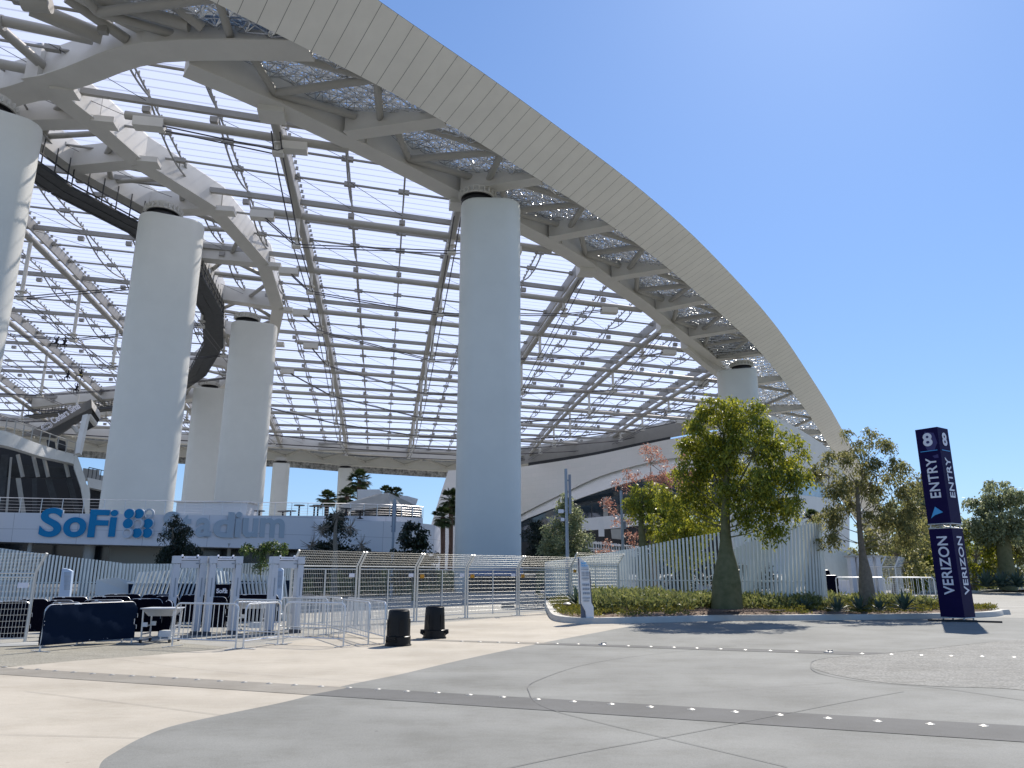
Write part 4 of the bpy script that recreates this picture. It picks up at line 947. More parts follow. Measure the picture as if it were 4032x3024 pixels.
# ================================================================== plants
def blobtree(name, label, cat, px, py, d, zb, trunk, blobs, leaf, n, ls=.15, bark=None, droop=.5, branches=True, group=None, nsub=14, sub_r=.30, dead=False, aspect=.42, shear=1.0, sc=1.0):
    trunk = [(x*sc, z*sc, r*sc) for x, z, r in trunk]; blobs = [(x*sc, y*sc, z*sc, r*sc) for x, y, z, r in blobs]
    base = atd(px, py, d); base.z = zb; root = empty(name, base, label, cat, group); az = math.atan2(base.x, base.y)
    AX = V((math.cos(az), -math.sin(az), 0)); AY = V((math.sin(az), math.cos(az), 0)); rnd = random.Random(hash((px, py, len(blobs))) & 0xffff)
    sh = (px-CX)/9900*shear
    L = lambda x, y, z: base+AX*(x+z*sh)+AY*y+V((0, 0, z-zb))
    mb = MB(); tp = [L(x, 0, z) for x, z, r in trunk]
    tt = smoothline(tp, 4); rr = [];
    for i in range(len(trunk)-1):
        for k in range(4): rr.append(trunk[i][2]+(trunk[i+1][2]-trunk[i][2])*(k/4)*1.0)
    rr.append(trunk[-1][2]); mb.path(tt, rr, 14); mb.build('trunk', bark or M_BARK, root, True)
    subs = []; tops_ = tt[-1]; zt0 = trunk[-2][1]; br = MB()
    for (x, y, z, r) in blobs:
        c = L(x, y, z)
        if branches:
            t0 = min(range(len(tt)), key=lambda k: abs(tt[k].z-(zb+max(trunk[0][1]-zb+0, (z-zb)*.55+ (trunk[-1][1]-zb)*.15)))); s0 = tt[max(len(tt)//2, t0)]; m_ = s0.lerp(c, .5)+V((rnd.uniform(-.2, .2), rnd.uniform(-.2, .2), -.12*r))
            pts = smoothline([s0, m_, c], 4); r0 = min(.09, trunk[-1][2]*.8)*max(.5, r/1.3); br.path(pts, [r0*(1-.75*k/(len(pts)-1)) for k in range(len(pts))], 6)
        for k in range(max(3, int(nsub*r*r))):
            while True:
                v_ = V((rnd.uniform(-1, 1), rnd.uniform(-1, 1), rnd.uniform(-1, 1)))
                if .35 < v_.length < 1: break
            sc = c+v_*r*rnd.uniform(.8, 1.12); subs.append(sc)
            if branches and rnd.random() < .55: br.path([c.lerp(sc, .05), c.lerp(sc, .55)+V((0, 0, -.05*r)), sc], [.025, .016, .008], 4, cap=False)
    if branches: br.build('branches', bark or M_BARK, root, True)
    if leaf is None: return root
    lm = MB()
    for k in range(n):
        s = subs[rnd.randrange(len(subs))]; rr_ = sub_r*(rnd.random()**.6)
        v_ = V((rnd.gauss(0, 1), rnd.gauss(0, 1), rnd.gauss(0, 1))).normalized()*rr_; p = s+v_*1.25; p.z -= droop*rr_*.9
        dr = V((rnd.gauss(0, .6), rnd.gauss(0, .6), -droop+rnd.gauss(0, .45))).normalized(); sd = dr.cross(V((rnd.gauss(0, 1), rnd.gauss(0, 1), rnd.gauss(0, 1)))).normalized()
        l_ = ls*rnd.uniform(.6, 1.3); w_ = l_*aspect
        b = len(lm.v); lm.v += [tuple(p), tuple(p+dr*l_*.5+sd*w_*.5), tuple(p+dr*l_), tuple(p+dr*l_*.5-sd*w_*.5)]; lm.f.append((b, b+1, b+2, b+3))
    lm.build('crown', leaf, root); return root
# the big bottle tree
blobtree('bottle_tree', 'big bottle-trunked tree with a dense yellow-green crown, in front of the silver slat fence', 'tree', 2858, 2393, 30, .32,
  [(.02, .30, .60), (0, .7, .57), (-.02, 1.3, .54), (-.03, 1.9, .42), (-.06, 2.5, .27), (-.08, 3.1, .19), (-.1, 3.9, .165), (-.08, 4.9, .12), (0, 6.2, .08)],
  [(0, 0, 7.9, .85), (-.25, .4, 7.1, 1.2), (.95, 0, 7.4, .95), (-1.35, -.2, 7.1, .75), (-.9, .5, 6.2, 1.15), (.9, -.6, 6.0, 1.35), (2.0, .2, 6.3, .85), (2.1, 0, 5.2, .9), (-1.7, 0, 5.3, .75), (-.2, .9, 5.4, 1.1), (.6, -.8, 4.8, .9), (1.7, -.3, 4.4, .95), (2.0, .3, 4.1, .55), (-1.9, .2, 4.2, .6), (.75, -.5, 3.7, .5), (1.55, -.5, 3.35, .45), (-1.0, .9, 4.5, .7), (-2.3, .3, 4.6, .6), (-.6, 0, 8.0, .7)],
  L_BOAB, 31000, .17, droop=.75, nsub=15, sub_r=.34, aspect=.36)
blobtree('bottle_tree', 'slender bottle tree with an open brown-green crown, left of the tall navy entry sign', 'tree', 3411, 2374, 34, .3,
  [(.02, .22, .33), (0, .8, .32), (-.04, 1.6, .25), (-.12, 2.4, .14), (-.18, 3.2, .11), (-.22, 4.2, .085), (-.25, 5.4, .05)],
  [(-.3, 0, 6.8, .75), (.6, .2, 6.3, .6), (1.3, 0, 5.6, .65), (-1.3, 0, 5.6, .75), (-.4, .5, 5.4, .95), (1.6, .2, 4.6, .8), (.5, -.4, 4.3, .8), (-1.6, 0, 4.2, .7), (-1.0, -.3, 3.3, .55), (1.2, -.1, 3.5, .7), (-1.9, 0, 3.4, .55), (.3, .3, 7.3, .5), (1.9, 0, 5.4, .65), (2.2, .2, 4.0, .7), (1.6, 0, 3.1, .65), (.5, .5, 5.6, .8), (-.9, 0, 4.5, .8), (.9, .3, 6.9, .4), (-1.0, 0, 6.4, .5)],
  L_OLIVE, 15000, .16, bark=M_BARK2, shear=.55, droop=.8, nsub=13, sub_r=.30, aspect=.34)
blobtree('coral_tree', 'tree with bare twigs and pink-orange flower clusters among pale green leaves, behind the slat fence', 'tree', 2530, 2260, 46, .2,
  [(0, .1, .55), (0, 1.2, .45), (.05, 1.9, .40), (-.1, 3.4, .22), (-.2, 5.0, .15), (-.1, 6.5, .08)],
  [(.6, 0, 5.2, 1.2), (1.2, .2, 3.9, 1.2), (-.6, 0, 5.8, .9), (1.8, 0, 5.4, 1.1), (.2, .3, 6.6, .8), (2.0, 0, 3.0, 1.0)], leafmat('leaf_lime', (.09, .13, .015), (.26, .27, .03), .45), 9000, .2, nsub=11, droop=.8, sub_r=.4)
blobtree('flowering_tree', 'bare-branched tree tipped with pink and orange blossom, left of the big bottle tree crown', 'tree', 2575, 2250, 49, .2,
  [(0, .1, .3), (-.1, 2.5, .22), (-.3, 4.5, .14), (-.2, 7, .08)],
  [(-.4, 0, 8.6, 1.3), (1.3, 0, 8.3, 1.2), (-2.2, 0, 7.6, .9), (-3.1, 0, 6.4, .5), (1.9, 0, 7.1, 1.0), (-2.3, 0, 5.2, .6), (-3.3, 0, 3.3, .7), (-1.4, 0, 3.6, .7), (-2.6, 0, 2.6, .5), (.4, 0, 7.2, 1.0)], L_RED, 3600, .17, nsub=6, droop=.4, sub_r=.34, bark=M_BARK2)
blobtree('bottle_tree', 'bushy yellow-green tree partly hidden left of the big bottle tree trunk', 'tree', 2690, 2250, 42, .2,
  [(0, .1, .3), (0, 1.5, .2), (0, 4, .1)], [(-.3, 0, 5.0, 1.0), (.7, 0, 4.6, 1.1), (-.5, 0, 3.6, 1.0), (.8, 0, 3.3, .9), (.2, 0, 2.6, .7), (-1.4, 0, 4.2, .7)], L_BOAB, 7000, .2, nsub=12, sub_r=.4, droop=.7)
blobtree('silver_tree', 'rounded silvery-green tree just right of the middle column, behind the mesh fence', 'tree', 2225, 2300, 47, .1,
  [(0, .1, .25), (0, 2.5, .14), (0, 5, .07)], [(0.00, 0.00, 5.88, 0.63), (-0.08, 0.00, 5.04, 0.97), (0.67, 0.00, 4.45, 0.88), (-0.76, 0.00, 4.12, 0.88), (0.00, -0.34, 3.70, 1.18), (1.01, 0.00, 3.28, 0.80), (-1.09, 0.00, 3.02, 0.80), (0.17, -0.25, 2.44, 1.18), (1.09, 0.00, 2.10, 0.76), (-1.01, 0.00, 1.93, 0.76), (0.00, 0.00, 1.26, 1.01)], L_SILVER, 13000, .17, nsub=13, sub_r=.36, droop=.3, aspect=.5, bark=M_BARK2)
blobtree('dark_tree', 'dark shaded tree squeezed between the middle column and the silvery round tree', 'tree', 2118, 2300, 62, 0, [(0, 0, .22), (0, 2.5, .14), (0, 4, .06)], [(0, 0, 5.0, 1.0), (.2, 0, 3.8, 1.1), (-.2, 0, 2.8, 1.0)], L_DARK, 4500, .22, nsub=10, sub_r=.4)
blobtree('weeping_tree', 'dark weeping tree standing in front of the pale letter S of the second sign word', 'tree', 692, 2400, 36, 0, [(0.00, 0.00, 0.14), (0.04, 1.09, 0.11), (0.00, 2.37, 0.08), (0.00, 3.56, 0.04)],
  [(0.26, 0.00, 3.97, 0.30), (0.20, 0.00, 3.56, 0.50), (0.38, 0.00, 3.10, 0.62), (-0.10, 0.00, 2.83, 0.60), (0.56, 0.00, 2.55, 0.60), (0.14, 0.00, 2.28, 0.66), (-0.40, 0.00, 2.19, 0.38), (0.92, 0.00, 2.28, 0.36), (0.56, 0.00, 1.92, 0.48), (-0.40, 0.00, 1.64, 0.36), (0.08, 0.00, 1.64, 0.42)], L_DARK, 9000, .14, nsub=30, sub_r=.24, droop=1.0, bark=M_BARK2, aspect=.3)
blobtree('bare_tree', 'leafless tree with fine spreading twigs in front of the white end wall', 'tree', 1315, 2330, 49, 0, [(0, 0, .24), (0, 1.6, .2), (0, 3.0, .16), (-.05, 4.0, .12), (0, 4.9, .06)],
  [(-1.5, 0, 3.3, .9), (1.6, 0, 3.4, .9), (-.9, 0, 4.4, .9), (.9, 0, 4.5, .9), (0, 0, 5.2, .8), (-2.1, 0, 2.7, .6), (2.1, 0, 2.8, .6)], None, 0, bark=M_BARK2, nsub=70, shear=.3)
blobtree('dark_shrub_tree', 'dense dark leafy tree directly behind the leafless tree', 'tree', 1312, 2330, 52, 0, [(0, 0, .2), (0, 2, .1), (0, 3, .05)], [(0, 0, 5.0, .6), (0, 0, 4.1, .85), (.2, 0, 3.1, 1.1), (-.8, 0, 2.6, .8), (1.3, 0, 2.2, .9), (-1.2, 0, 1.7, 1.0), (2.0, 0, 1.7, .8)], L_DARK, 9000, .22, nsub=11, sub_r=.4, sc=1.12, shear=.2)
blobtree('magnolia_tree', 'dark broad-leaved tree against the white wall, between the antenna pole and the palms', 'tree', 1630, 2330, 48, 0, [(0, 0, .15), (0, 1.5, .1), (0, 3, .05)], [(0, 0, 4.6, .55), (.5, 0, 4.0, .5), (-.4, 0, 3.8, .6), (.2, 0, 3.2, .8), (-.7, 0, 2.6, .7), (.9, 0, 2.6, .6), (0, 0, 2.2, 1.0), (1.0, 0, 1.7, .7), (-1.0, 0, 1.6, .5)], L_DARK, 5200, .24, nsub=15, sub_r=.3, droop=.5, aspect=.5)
blobtree('young_tree', 'thin young tree with sparse green leaves behind the rightmost metal detector', 'tree', 1030, 2400, 33, 0, [(0, 0, .05), (0, 1.5, .04), (0, 2.6, .02)], [(0, 0, 2.75, .4), (-.5, 0, 2.55, .35), (.5, 0, 2.65, .4), (.9, 0, 2.6, .25), (0, 0, 2.1, .3)], leafmat('leaf_mid', (.03, .06, .015), (.10, .15, .03), .3), 1600, .12, nsub=24, sub_r=.2, droop=.5)
# far right trees
blobtree('bottle_tree', 'thick bottle tree with a dark crown half hidden left of the tall navy entry sign', 'tree', 3660, 2290, 81, .9, [(0, 0, .62), (0, 1.6, .55), (-.05, 3.6, .38), (-.1, 5, .2), (-.1, 7, .1)],
  [(-.3, 0, 7.6, 1.4), (.7, 0, 6.6, 1.5), (-1.6, 0, 6.4, 1.3), (-.6, 0, 5.2, 1.5), (1.4, 0, 5.4, 1.2), (-2.0, 0, 4.3, 1.0), (-1.3, 0, 3.6, .8)], L_SILVER, 7500, .36, nsub=6, sub_r=.6, droop=.7, sc=1.2, shear=.3)
blobtree('bottle_tree', 'thick bottle tree with a hazy dark green crown near the right edge', 'tree', 3966, 2304, 79, .9, [(0, .2, .60), (0, 1.6, .55), (-.02, 3.6, .45), (0, 5, .2), (0, 7, .1)],
  [(0, 0, 7.3, 1.2), (1.3, 0, 6.5, 1.2), (-1.2, 0, 6.4, 1.1), (0, -.4, 5.6, 1.5), (1.9, 0, 5.2, 1.0), (-1.6, 0, 4.7, 1.1), (.9, 0, 4.4, 1.1), (-.8, 0, 4.0, .9)], L_SILVER, 9000, .34, nsub=6, sub_r=.55, droop=.7, sc=1.2, shear=.3)
hz = [(3520, 66, 4.6, 'olive-brown leafy tree behind the slender bottle tree crown'), (3590, 74, 3.6, 'yellow-green tree seen between the slender bottle tree and the entry sign'), (3830, 80, 4.6, 'yellow-green tree just right of the entry sign, in the distance'), (3890, 88, 4.4, 'hazy pale green tree between the entry sign and the right-hand bottle tree'), (3300, 92, 2.7, 'low bright shrub tree above the sloping corrugated wall, left of the slender bottle tree'), (4060, 84, 4.8, 'olive tree cut by the right edge, behind the right-hand bottle tree'), (3730, 95, 4.4, 'distant green tree directly behind the entry sign')]
for i, (x, d, h, lb) in enumerate(hz):
    s = h/4.6; blobtree('distant_tree', lb, 'tree', x, 2300, d, .2, [(0, 0, .3), (0, 1.5, .2), (0, 3, .1)], [(0, 0, 5.6*s, 1.3*s), (1.5*s, 0, 4.8*s, 1.4*s), (-1.5*s, 0, 4.7*s, 1.4*s), (0, 0, 3.6*s, 1.7*s), (1.8*s, 0, 3.0*s, 1.3*s), (-1.8*s, 0, 2.9*s, 1.3*s), (0, 0, 1.8*s, 1.3*s)], (L_OLIVE, L_BOAB, L_BOAB, L_SILVER, L_GC2, L_OLIVE, L_SILVER)[i], 4200, .34, nsub=7, sub_r=.5, bark=M_BARK2, droop=.5)
# palms
def palm(px, pyc, d, R_, label, zb=0.0, dead=True):
    c = atd(px, pyc, d); root = empty('fan_palm', (c.x, c.y, zb), label, 'palm tree', None); rnd = random.Random(px)
    mb = MB(); mb.path([(c.x, c.y, zb), (c.x+.1, c.y, (zb+c.z)/2), (c.x, c.y, c.z)], [.36, .26, .30], 10); mb.build('trunk', M_PALMT, root, True)
    fm = MB()
    for k in range(46):
        a = rnd.uniform(0, 6.28); el = rnd.uniform(-.9, 1.35); dr = V((math.cos(a)*math.cos(el), math.sin(a)*math.cos(el), math.sin(el)))
        stem = c+dr*R_*.5; fm.tube(c, stem, .03, 3, cap=False)
        X = dr.cross(V((0, 0, 1))).normalized() if abs(dr.z) < .98 else V((1, 0, 0))
        nb = 15
        for q in range(nb):
            t = -1.25+2.5*q/(nb-1); v_ = (dr*math.cos(t)+X*math.sin(t)).normalized(); l_ = R_*.62*(1-.25*abs(t)); tip = stem+v_*l_+V((0, 0, -.28*l_)); md = stem+v_*l_*.55; w_ = v_.cross(dr.cross(X)).normalized()*.045*R_
            b = len(fm.v); fm.v += [tuple(stem), tuple(md+w_), tuple(tip), tuple(md-w_)]; fm.f.append((b, b+1, b+2, b+3))
    fm.build('fronds', L_PALM, root)
for a in ((1415, 1893, 112, 2.0, 'tallest fan palm, rising left of the faceted pavilion'), (1366, 1956, 108, 1.6, 'fan palm just left of the pavilion roof, below the tallest palm'), (1288, 1966, 100, 1.5, 'leftmost fan palm above the terrace railing'), (1520, 1940, 118, 1.4, 'fan palm top peeking over the pavilion roof, left one of two'), (1560, 1944, 118, 1.3, 'fan palm top peeking over the pavilion roof, right one of two'),
          (1776, 1968, 92, 1.7, 'tall fan palm with reddish trunk left of the middle column'), (1812, 1985, 90, 1.5, 'fan palm nearest the left side of the middle column'), (1744, 2036, 88, 1.5, 'lower fan palm left of the group beside the middle column'), (1800, 2040, 96, 1.2, 'short dark fan palm behind the palms beside the middle column'), (3195, 2040, 90, 1.2, 'small dark fan palm showing above the tall end of the slat fence')): palm(*a)
# ================================================================== planter island
front = [(2141, 2362), (2144, 2385), (2152, 2408), (2167, 2436), (2198, 2449), (2261, 2455), (2345, 2457), (2600, 2452), (2858, 2445), (3100, 2444), (3400, 2441), (3640, 2438), (3800, 2434), (3900, 2430), (3945, 2425), (3958, 2420)]
FPx = [g(*p) for p in front]
PLN = FPx+[V((20.4, 31.6, 0)), V((19.6, 33.0, 0)), V((17.5, 34.6, 0)), V((14, 37.5, 0)), V((10, 40.5, 0)), V((6, 43, 0)), V((3.2, 44, 0)), V((2.0, 43, 0))]
PLN = resample(smoothline(PLN+[PLN[0]], 4), .45)[:-1]
def inward(P, dist):
    n = len(P); out = []; area = sum(P[i].x*P[(i+1) % n].y-P[(i+1) % n].x*P[i].y for i in range(n)); sg = 1 if area > 0 else -1
    for i in range(n):
        d_ = (P[(i+2) % n]-P[i-2]).normalized(); out.append(P[i]+V((-d_.y, d_.x, 0))*dist*sg)
    return out
def kerbring(P, w, h, name, label):
    I = inward(P, w); I1 = inward(P, .05); mb = MB(); n = len(P); vs = []
    for p, q, r_ in zip(P, I, I1): vs += [p, r_*.6+p*.4+V((0, 0, h-.03)), r_+V((0, 0, h)), q+V((0, 0, h)), q]
    fs = []
    for i in range(n):
        j = (i+1) % n
        for k in range(4): fs.append((5*i+k, 5*j+k, 5*j+k+1, 5*i+k+1))
    mb.add(vs, fs); o = mb.build(name, M_KERB, None, True); tag(o, label, 'kerb'); return o
kerbring(PLN, .34, .19, 'planter_kerb', 'rounded concrete kerb around the planted island with the big bottle tree')
I = inward(PLN, .33); c_ = V((10.5, 35, 0)); mb = MB(); rings = []
for s, z in ((1, .13), (.93, .24), (.8, .31), (.5, .36), (.2, .36)): rings.append([c_.lerp(V((p.x, p.y, 0)), s)+V((0, 0, z)) for p in I])
n = len(I); vs = [p for r_ in rings for p in r_]; fs = [(k*n+i, k*n+(i+1) % n, (k+1)*n+(i+1) % n, (k+1)*n+i) for k in range(4) for i in range(n)]+[tuple(range(4*n, 5*n))]
o = mb.add(vs, fs).build('planting_soil', M_SOIL, None, True); tag(o, kind='structure')
def inpoly(x, y, P):
    c = False; n = len(P)
    for i in range(n):
        a, b = P[i], P[i-1]
        if (a.y > y) != (b.y > y) and x < (b.x-a.x)*(y-a.y)/(b.y-a.y)+a.x: c = not c
    return c
def edge_d(x, y, P): return min(math.hypot(p.x-x, p.y-y) for p in P)
def cover(name, P, n, hfun, leaf, ls, rnd, clump=24, lo=.0, zb=.18, rise=.18, rr=.1):
    mb = MB(); xs = [p.x for p in P]; ys = [p.y for p in P]; k = 0
    while k < n:
        x, y = rnd.uniform(min(xs), max(xs)), rnd.uniform(min(ys), max(ys))
        if not inpoly(x, y, P): continue
        e = edge_d(x, y, P)
        h = hfun(x, y, e)
        if h <= 0: continue
        k += 1; cr = h*.55+.06
        for q in range(clump):
            a = rnd.uniform(0, 6.28); r_ = cr*math.sqrt(rnd.random()); z = h*math.sqrt(max(0, 1-(r_/cr)**2))*rnd.uniform(.35, 1.05)
            p = V((x+r_*math.cos(a), y+r_*math.sin(a), zb+min(rise, e*rr)+z)); dr = V((rnd.gauss(0, .5), rnd.gauss(0, .5), rnd.uniform(.1, 1))).normalized(); sd = dr.cross(V((rnd.gauss(0, 1), rnd.gauss(0, 1), .2))).normalized()
            l_ = ls*rnd.uniform(.6, 1.4); b = len(mb.v); mb.v += [tuple(p), tuple(p+dr*l_*.5+sd*l_*.16), tuple(p+dr*l_), tuple(p+dr*l_*.5-sd*l_*.16)]; mb.f.append((b, b+1, b+2, b+3))
    o = mb.build(name, leaf); tag(o, kind='stuff'); return o
rnd = random.Random(3)
def nz(x, y, s=1.0): return math.sin(x*1.7*s+1.3*math.sin(y*1.1*s))*math.sin(y*2.1*s+x*.6*s)
tree1 = atd(2858, 2393, 30)
def bare(x, y): return math.hypot((x-tree1.x)*.8, (y-tree1.y+.9)) < 1.15
cover('low_ground_cover', I, 2300, lambda x, y, e: 0 if (e > 2.6 or bare(x, y) or nz(x, y, 1.4) < -.45) else .12+.10*abs(nz(x, y, 1.3)), L_GC, .10, rnd, 26)
cover('feathery_shrubs', I, 900, lambda x, y, e: 0 if (e < 1.1 or y > 36+.0 or bare(x, y) or (x < 7.0 and e < 1.0) or (x > 11.5 and nz(x, y) < .1)) else (.34+.22*abs(nz(x, y, .8)))*(1.25 if x < 6.5 else .9), L_GC2, .17, rnd, 44)
mb = MB()
for k in range(900):
    a = rnd.uniform(0, 6.28); r_ = 1.25*math.sqrt(rnd.random()); p = V((tree1.x+r_*1.5*math.cos(a), tree1.y-.9+r_*math.sin(a), .34)); mb.box(p, (rnd.uniform(.03, .09), rnd.uniform(.02, .05), .02), rnd.uniform(0, 3))
o = mb.build('bark_chips', M_SOIL); tag(o, kind='stuff')
def agave(px, py, d, zb, R_, label, nb=22, name='agave'):
    c = atd(px, py, d); c.z = zb; root = empty(name, c, label, 'plant'); rnd2 = random.Random(px+py); mb = MB()
    for k in range(nb):
        a = k*2.4+rnd2.uniform(-.2, .2); el = .25+1.1*(k/nb)+rnd2.uniform(-.1, .1); l_ = R_*rnd2.uniform(.8, 1.1); h_ = V((math.cos(a), math.sin(a), 0)); sd = V((-h_.y, h_.x, 0))
        pts = [c+h_*l_*t*math.cos(el)+V((0, 0, l_*(t*math.sin(el)-.25*t*t*math.cos(el)+.05))) for t in (0, .35, .7, 1)]; ws = [.045, .075, .045, .004]; b = len(mb.v)
        for p, w_ in zip(pts, ws): mb.v += [tuple(p-sd*w_*R_*1.3), tuple(p+V((0, 0, -.03*R_))), tuple(p+sd*w_*R_*1.3)]
        for q in range(3): mb.f += [(b+3*q, b+3*q+1, b+3*q+4, b+3*q+3), (b+3*q+1, b+3*q+2, b+3*q+5, b+3*q+4)]
    mb.build('leaves', L_AGAVE, root); return root
agave(3560, 2395, 31.5, .32, .75, 'large spiky agave between the slender bottle tree and the entry sign'); agave(3385, 2402, 31, .3, .62, 'spiky agave at the left foot of the slender bottle tree'); agave(3465, 2402, 31, .3, .55, 'spiky agave at the right foot of the slender bottle tree'); agave(3300, 2415, 30, .28, .62, 'broad pale agave left of the slender bottle tree')
agave(2275, 2385, 32, .3, .9, 'dark curling agave just left of the information kiosk'); agave(3170, 2405, 31, .3, .55, 'small dark agave near the tall end of the slat fence')
# second island, far right
P2 = [g(3700, 2322), g(3800, 2334), g(3900, 2332), g(4032, 2328), g(4300, 2324), V((96, 90, 0)), V((96, 112, 0)), V((62, 116, 0)), g(3712, 2314)]
P2 = resample(smoothline(P2+[P2[0]], 3), .9)[:-1]; kerbring(P2, .5, .2, 'planter_kerb', 'pale concrete kerb of the grassy island at the far right'); I2 = inward(P2, .4)
o = sheet('lawn_soil', I2, .17, mat('lawn_green', (.05, .07, .02), .95, col2=(.13, .14, .05), nscale=.8)); 
cover('meadow_grass', I2, 2600, lambda x, y, e: .3+.3*abs(nz(x, y, .5)), L_GC2, .4, rnd, 14, zb=.2, rise=1.3, rr=.14)
for x, y, d, lb in ((3885, 2318, 75, 'agave on the far right lawn, left of the bottle tree trunk'), (3945, 2316, 75, 'agave on the far right lawn, at the foot of the bottle tree'), (4010, 2315, 75, 'agave on the far right lawn, close to the right edge')): agave(x, y, d, .5, 1.7, lb)
# planted slope in the shade behind the mesh fence
P3_ = [g(1225, 2352), g(1450, 2350), g(1650, 2342), g(1760, 2332), V((-3, 85, 0)), V((-24, 85, 0))]; P3_ = resample(smoothline(P3_+[P3_[0]], 3), 1.0)[:-1]
cover('shade_planting', P3_, 1700, lambda x, y, e: .5+.5*abs(nz(x, y, .6))+min(1.0, e*.25), leafmat('leaf_shade', (.02, .045, .01), (.07, .11, .025), .2), .4, rnd, 20, zb=0)
# ================================================================== slat fences
def slatfence(name, pts, spacing, w_, label, parent=None, tilt=0.0, m=M_SLAT, depth=.13):
    """pts: (plan point, top z, base z) ; slats stand upright along the curve"""
    P = [V((p[0].x, p[0].y, 0)) for p in pts]; S = smoothline(P, 8); LS = arclen(S); LK = arclen(P); LKn = [l/LK[-1] for l in LK]
    root = empty(name, P[len(P)//2], label, 'fence'); n = int(LS[-1]/spacing); R_ = resample(S, spacing); slats = []; stuffm = MB(); kk = len(R_)
    for i, p in enumerate(R_):
        t = i/(kk-1); j = max(0, min(len(pts)-2, next((q for q in range(len(LKn)-1) if LKn[q] <= t <= LKn[q+1]), len(LKn)-2))); f = (t-LKn[j])/(LKn[j+1]-LKn[j])
        zt = pts[j][1]+(pts[j+1][1]-pts[j][1])*f; zb = pts[j][2]+(pts[j+1][2]-pts[j][2])*f; d_ = (R_[min(i+1, kk-1)]-R_[max(i-1, 0)]).normalized()
        a = V((p.x, p.y, zb)); b = V((p.x, p.y, zt))+d_*tilt*(zt-zb); nn = V((-d_.y, d_.x, 0)); x = d_*w_/2; y = nn*depth/2
        (stuffm).hexa([a-x-y, a+x-y, a+x+y, a-x+y], [b-x-y, b+x-y, b+x+y, b-x+y])
    stuffm.build('slats', m, root)
    rail = MB()
    for z_ in (.35, 1.3):
        rp = [V((p.x, p.y, z_)) for p in R_[::3]]; rail.path(rp, .025, 4)
    rail.build('rails', m, root); return root
def sp(px, d, ptop, zb): 
    a = atd(px, ptop, d); return (a, a.z, zb)
slatfence('slat_fence', [sp(2150, 44.0, 2212, .25), sp(2200, 42.8, 2205, .25), sp(2307, 41.0, 2190, .25), (sp(2420, 39.2, 2171, .25)), sp(2500, 38.2, 2157, .25), sp(2600, 37.6, 2137, .25), sp(2688, 37.2, 2119, .25), sp(2803, 36.8, 2101, .25), sp(2870, 36.6, 2089, .25), sp(3000, 36.2, 2072, .25), sp(3125, 35.7, 2058, .25), sp(3190, 35.2, 2054, .25), sp(3222, 34.7, 2056, .25)], .19, .06, 'tall curving silver slat fence rising to the right behind the big bottle tree')
slatfence('slat_fence', [sp(3222, 34.4, 2058, .25), sp(3205, 33.8, 2060, .25), sp(3160, 33.4, 2064, .25), sp(3100, 33.2, 2075, .25), sp(3040, 33.1, 2092, .25), sp(2970, 33.2, 2118, .25), sp(2920, 33.3, 2140, .25), sp(2874, 33.4, 2162, .25)], .15, .085, 'dense front leaf of silver slats sloping down to the left behind the bottle tree trunk', tilt=-.06)
slatfence('slat_fence', [sp(-120, 33, 2140, 0), sp(0, 32.5, 2158, 0), sp(120, 32.2, 2174, 0), sp(240, 32, 2189, 0), sp(360, 32, 2202, 0), sp(474, 32.2, 2216, 0)], .115, .06, 'grey slat fence stepping down to the right behind the left mesh fence panel')
slatfence('slat_fence', [sp(477, 32.2, 2219, 0), sp(620, 32.6, 2220, 0), sp(800, 33.2, 2219, 0), sp(960, 33.8, 2218, 0), sp(1110, 34.5, 2217, 0), sp(1150, 35, 2217, 0)], .12, .06, 'level grey slat fence running behind the three metal detectors')
M_SL2 = mat('slat_pale', (.46, .52, .56), .45, noise=.05, nscale=1)
slatfence('slanted_slat_fence', [sp(505, 28.5, 2252, 0), sp(590, 28.2, 2248, 0), sp(680, 28, 2240, 0), sp(770, 28, 2232, 0), sp(830, 28.2, 2228, 0)], .13, .055, 'pale slats leaning right in front of a navy board, left of the second metal detector', tilt=.22, m=M_SL2)
slatfence('slanted_slat_fence', [sp(868, 28.2, 2246, 0), sp(920, 28, 2248, 0), sp(1000, 28, 2258, 0), sp(1080, 28.2, 2266, 0), sp(1150, 28.5, 2270, 0)], .13, .055, 'pale slats leaning left in front of a navy board, right of the second metal detector', tilt=-.22, m=M_SL2)
for x0, x1, yt, lb in ((505, 838, 2299, 'long low navy board behind the right-leaning pale slats'), (900, 1140, 2288, 'long low navy board behind the left-leaning pale slats')):
    o = slab('navy_board', [(x0, yt, 28.9), (x1, yt-3, 28.9), (x1, 2400, 28.9), (x0, 2400, 28.9)], .1, M_NAVY); tag(o, lb, 'board')
o = slab('slanted_wall', [(378, 2283, 29.5), (460, 2274, 29.3), (560, 2300, 29.2), (560, 2345, 29.2), (373, 2345, 29.5)], .3, M_SL2); tag(o, 'smooth pale wedge-shaped wall before the left slat fence', 'wall')
bd = atd(882, 2325, 26.5); SB = empty('sponsor_board', (bd.x, bd.y, 0), 'small black board with white lettering and dot emblem, behind the second metal detector', 'sign')
a0, a1 = atd(849, 2307, 26.5), atd(911, 2344, 26.5); MB().box(((a0.x+a1.x)/2, a0.y, (a0.z+a1.z)/2-.3), (a1.x-a0.x, .06, a0.z-a1.z+.7)).build('panel', M_BLACKF, SB)
MB().box(((a0.x+a1.x)/2, a0.y+.03, .35), (.08, .05, .7)).build('stand', M_FINE, SB); text_mesh('lettering', 'SoFi', .19, (a0.x+.06, a0.y-.05, a1.z+.08), (1, 0, 0), (0, 0, 1), M_PRINTW, SB, .01, .006)
mb = MB()
for r_ in range(3):
    for c_ in range(3): 
        if (r_, c_) not in ((0, 2), (1, 1), (2, 0)): mb.box((a1.x-.19+c_*.055, a0.y-.045, a1.z+.2-r_*.055), (.04, .012, .04))
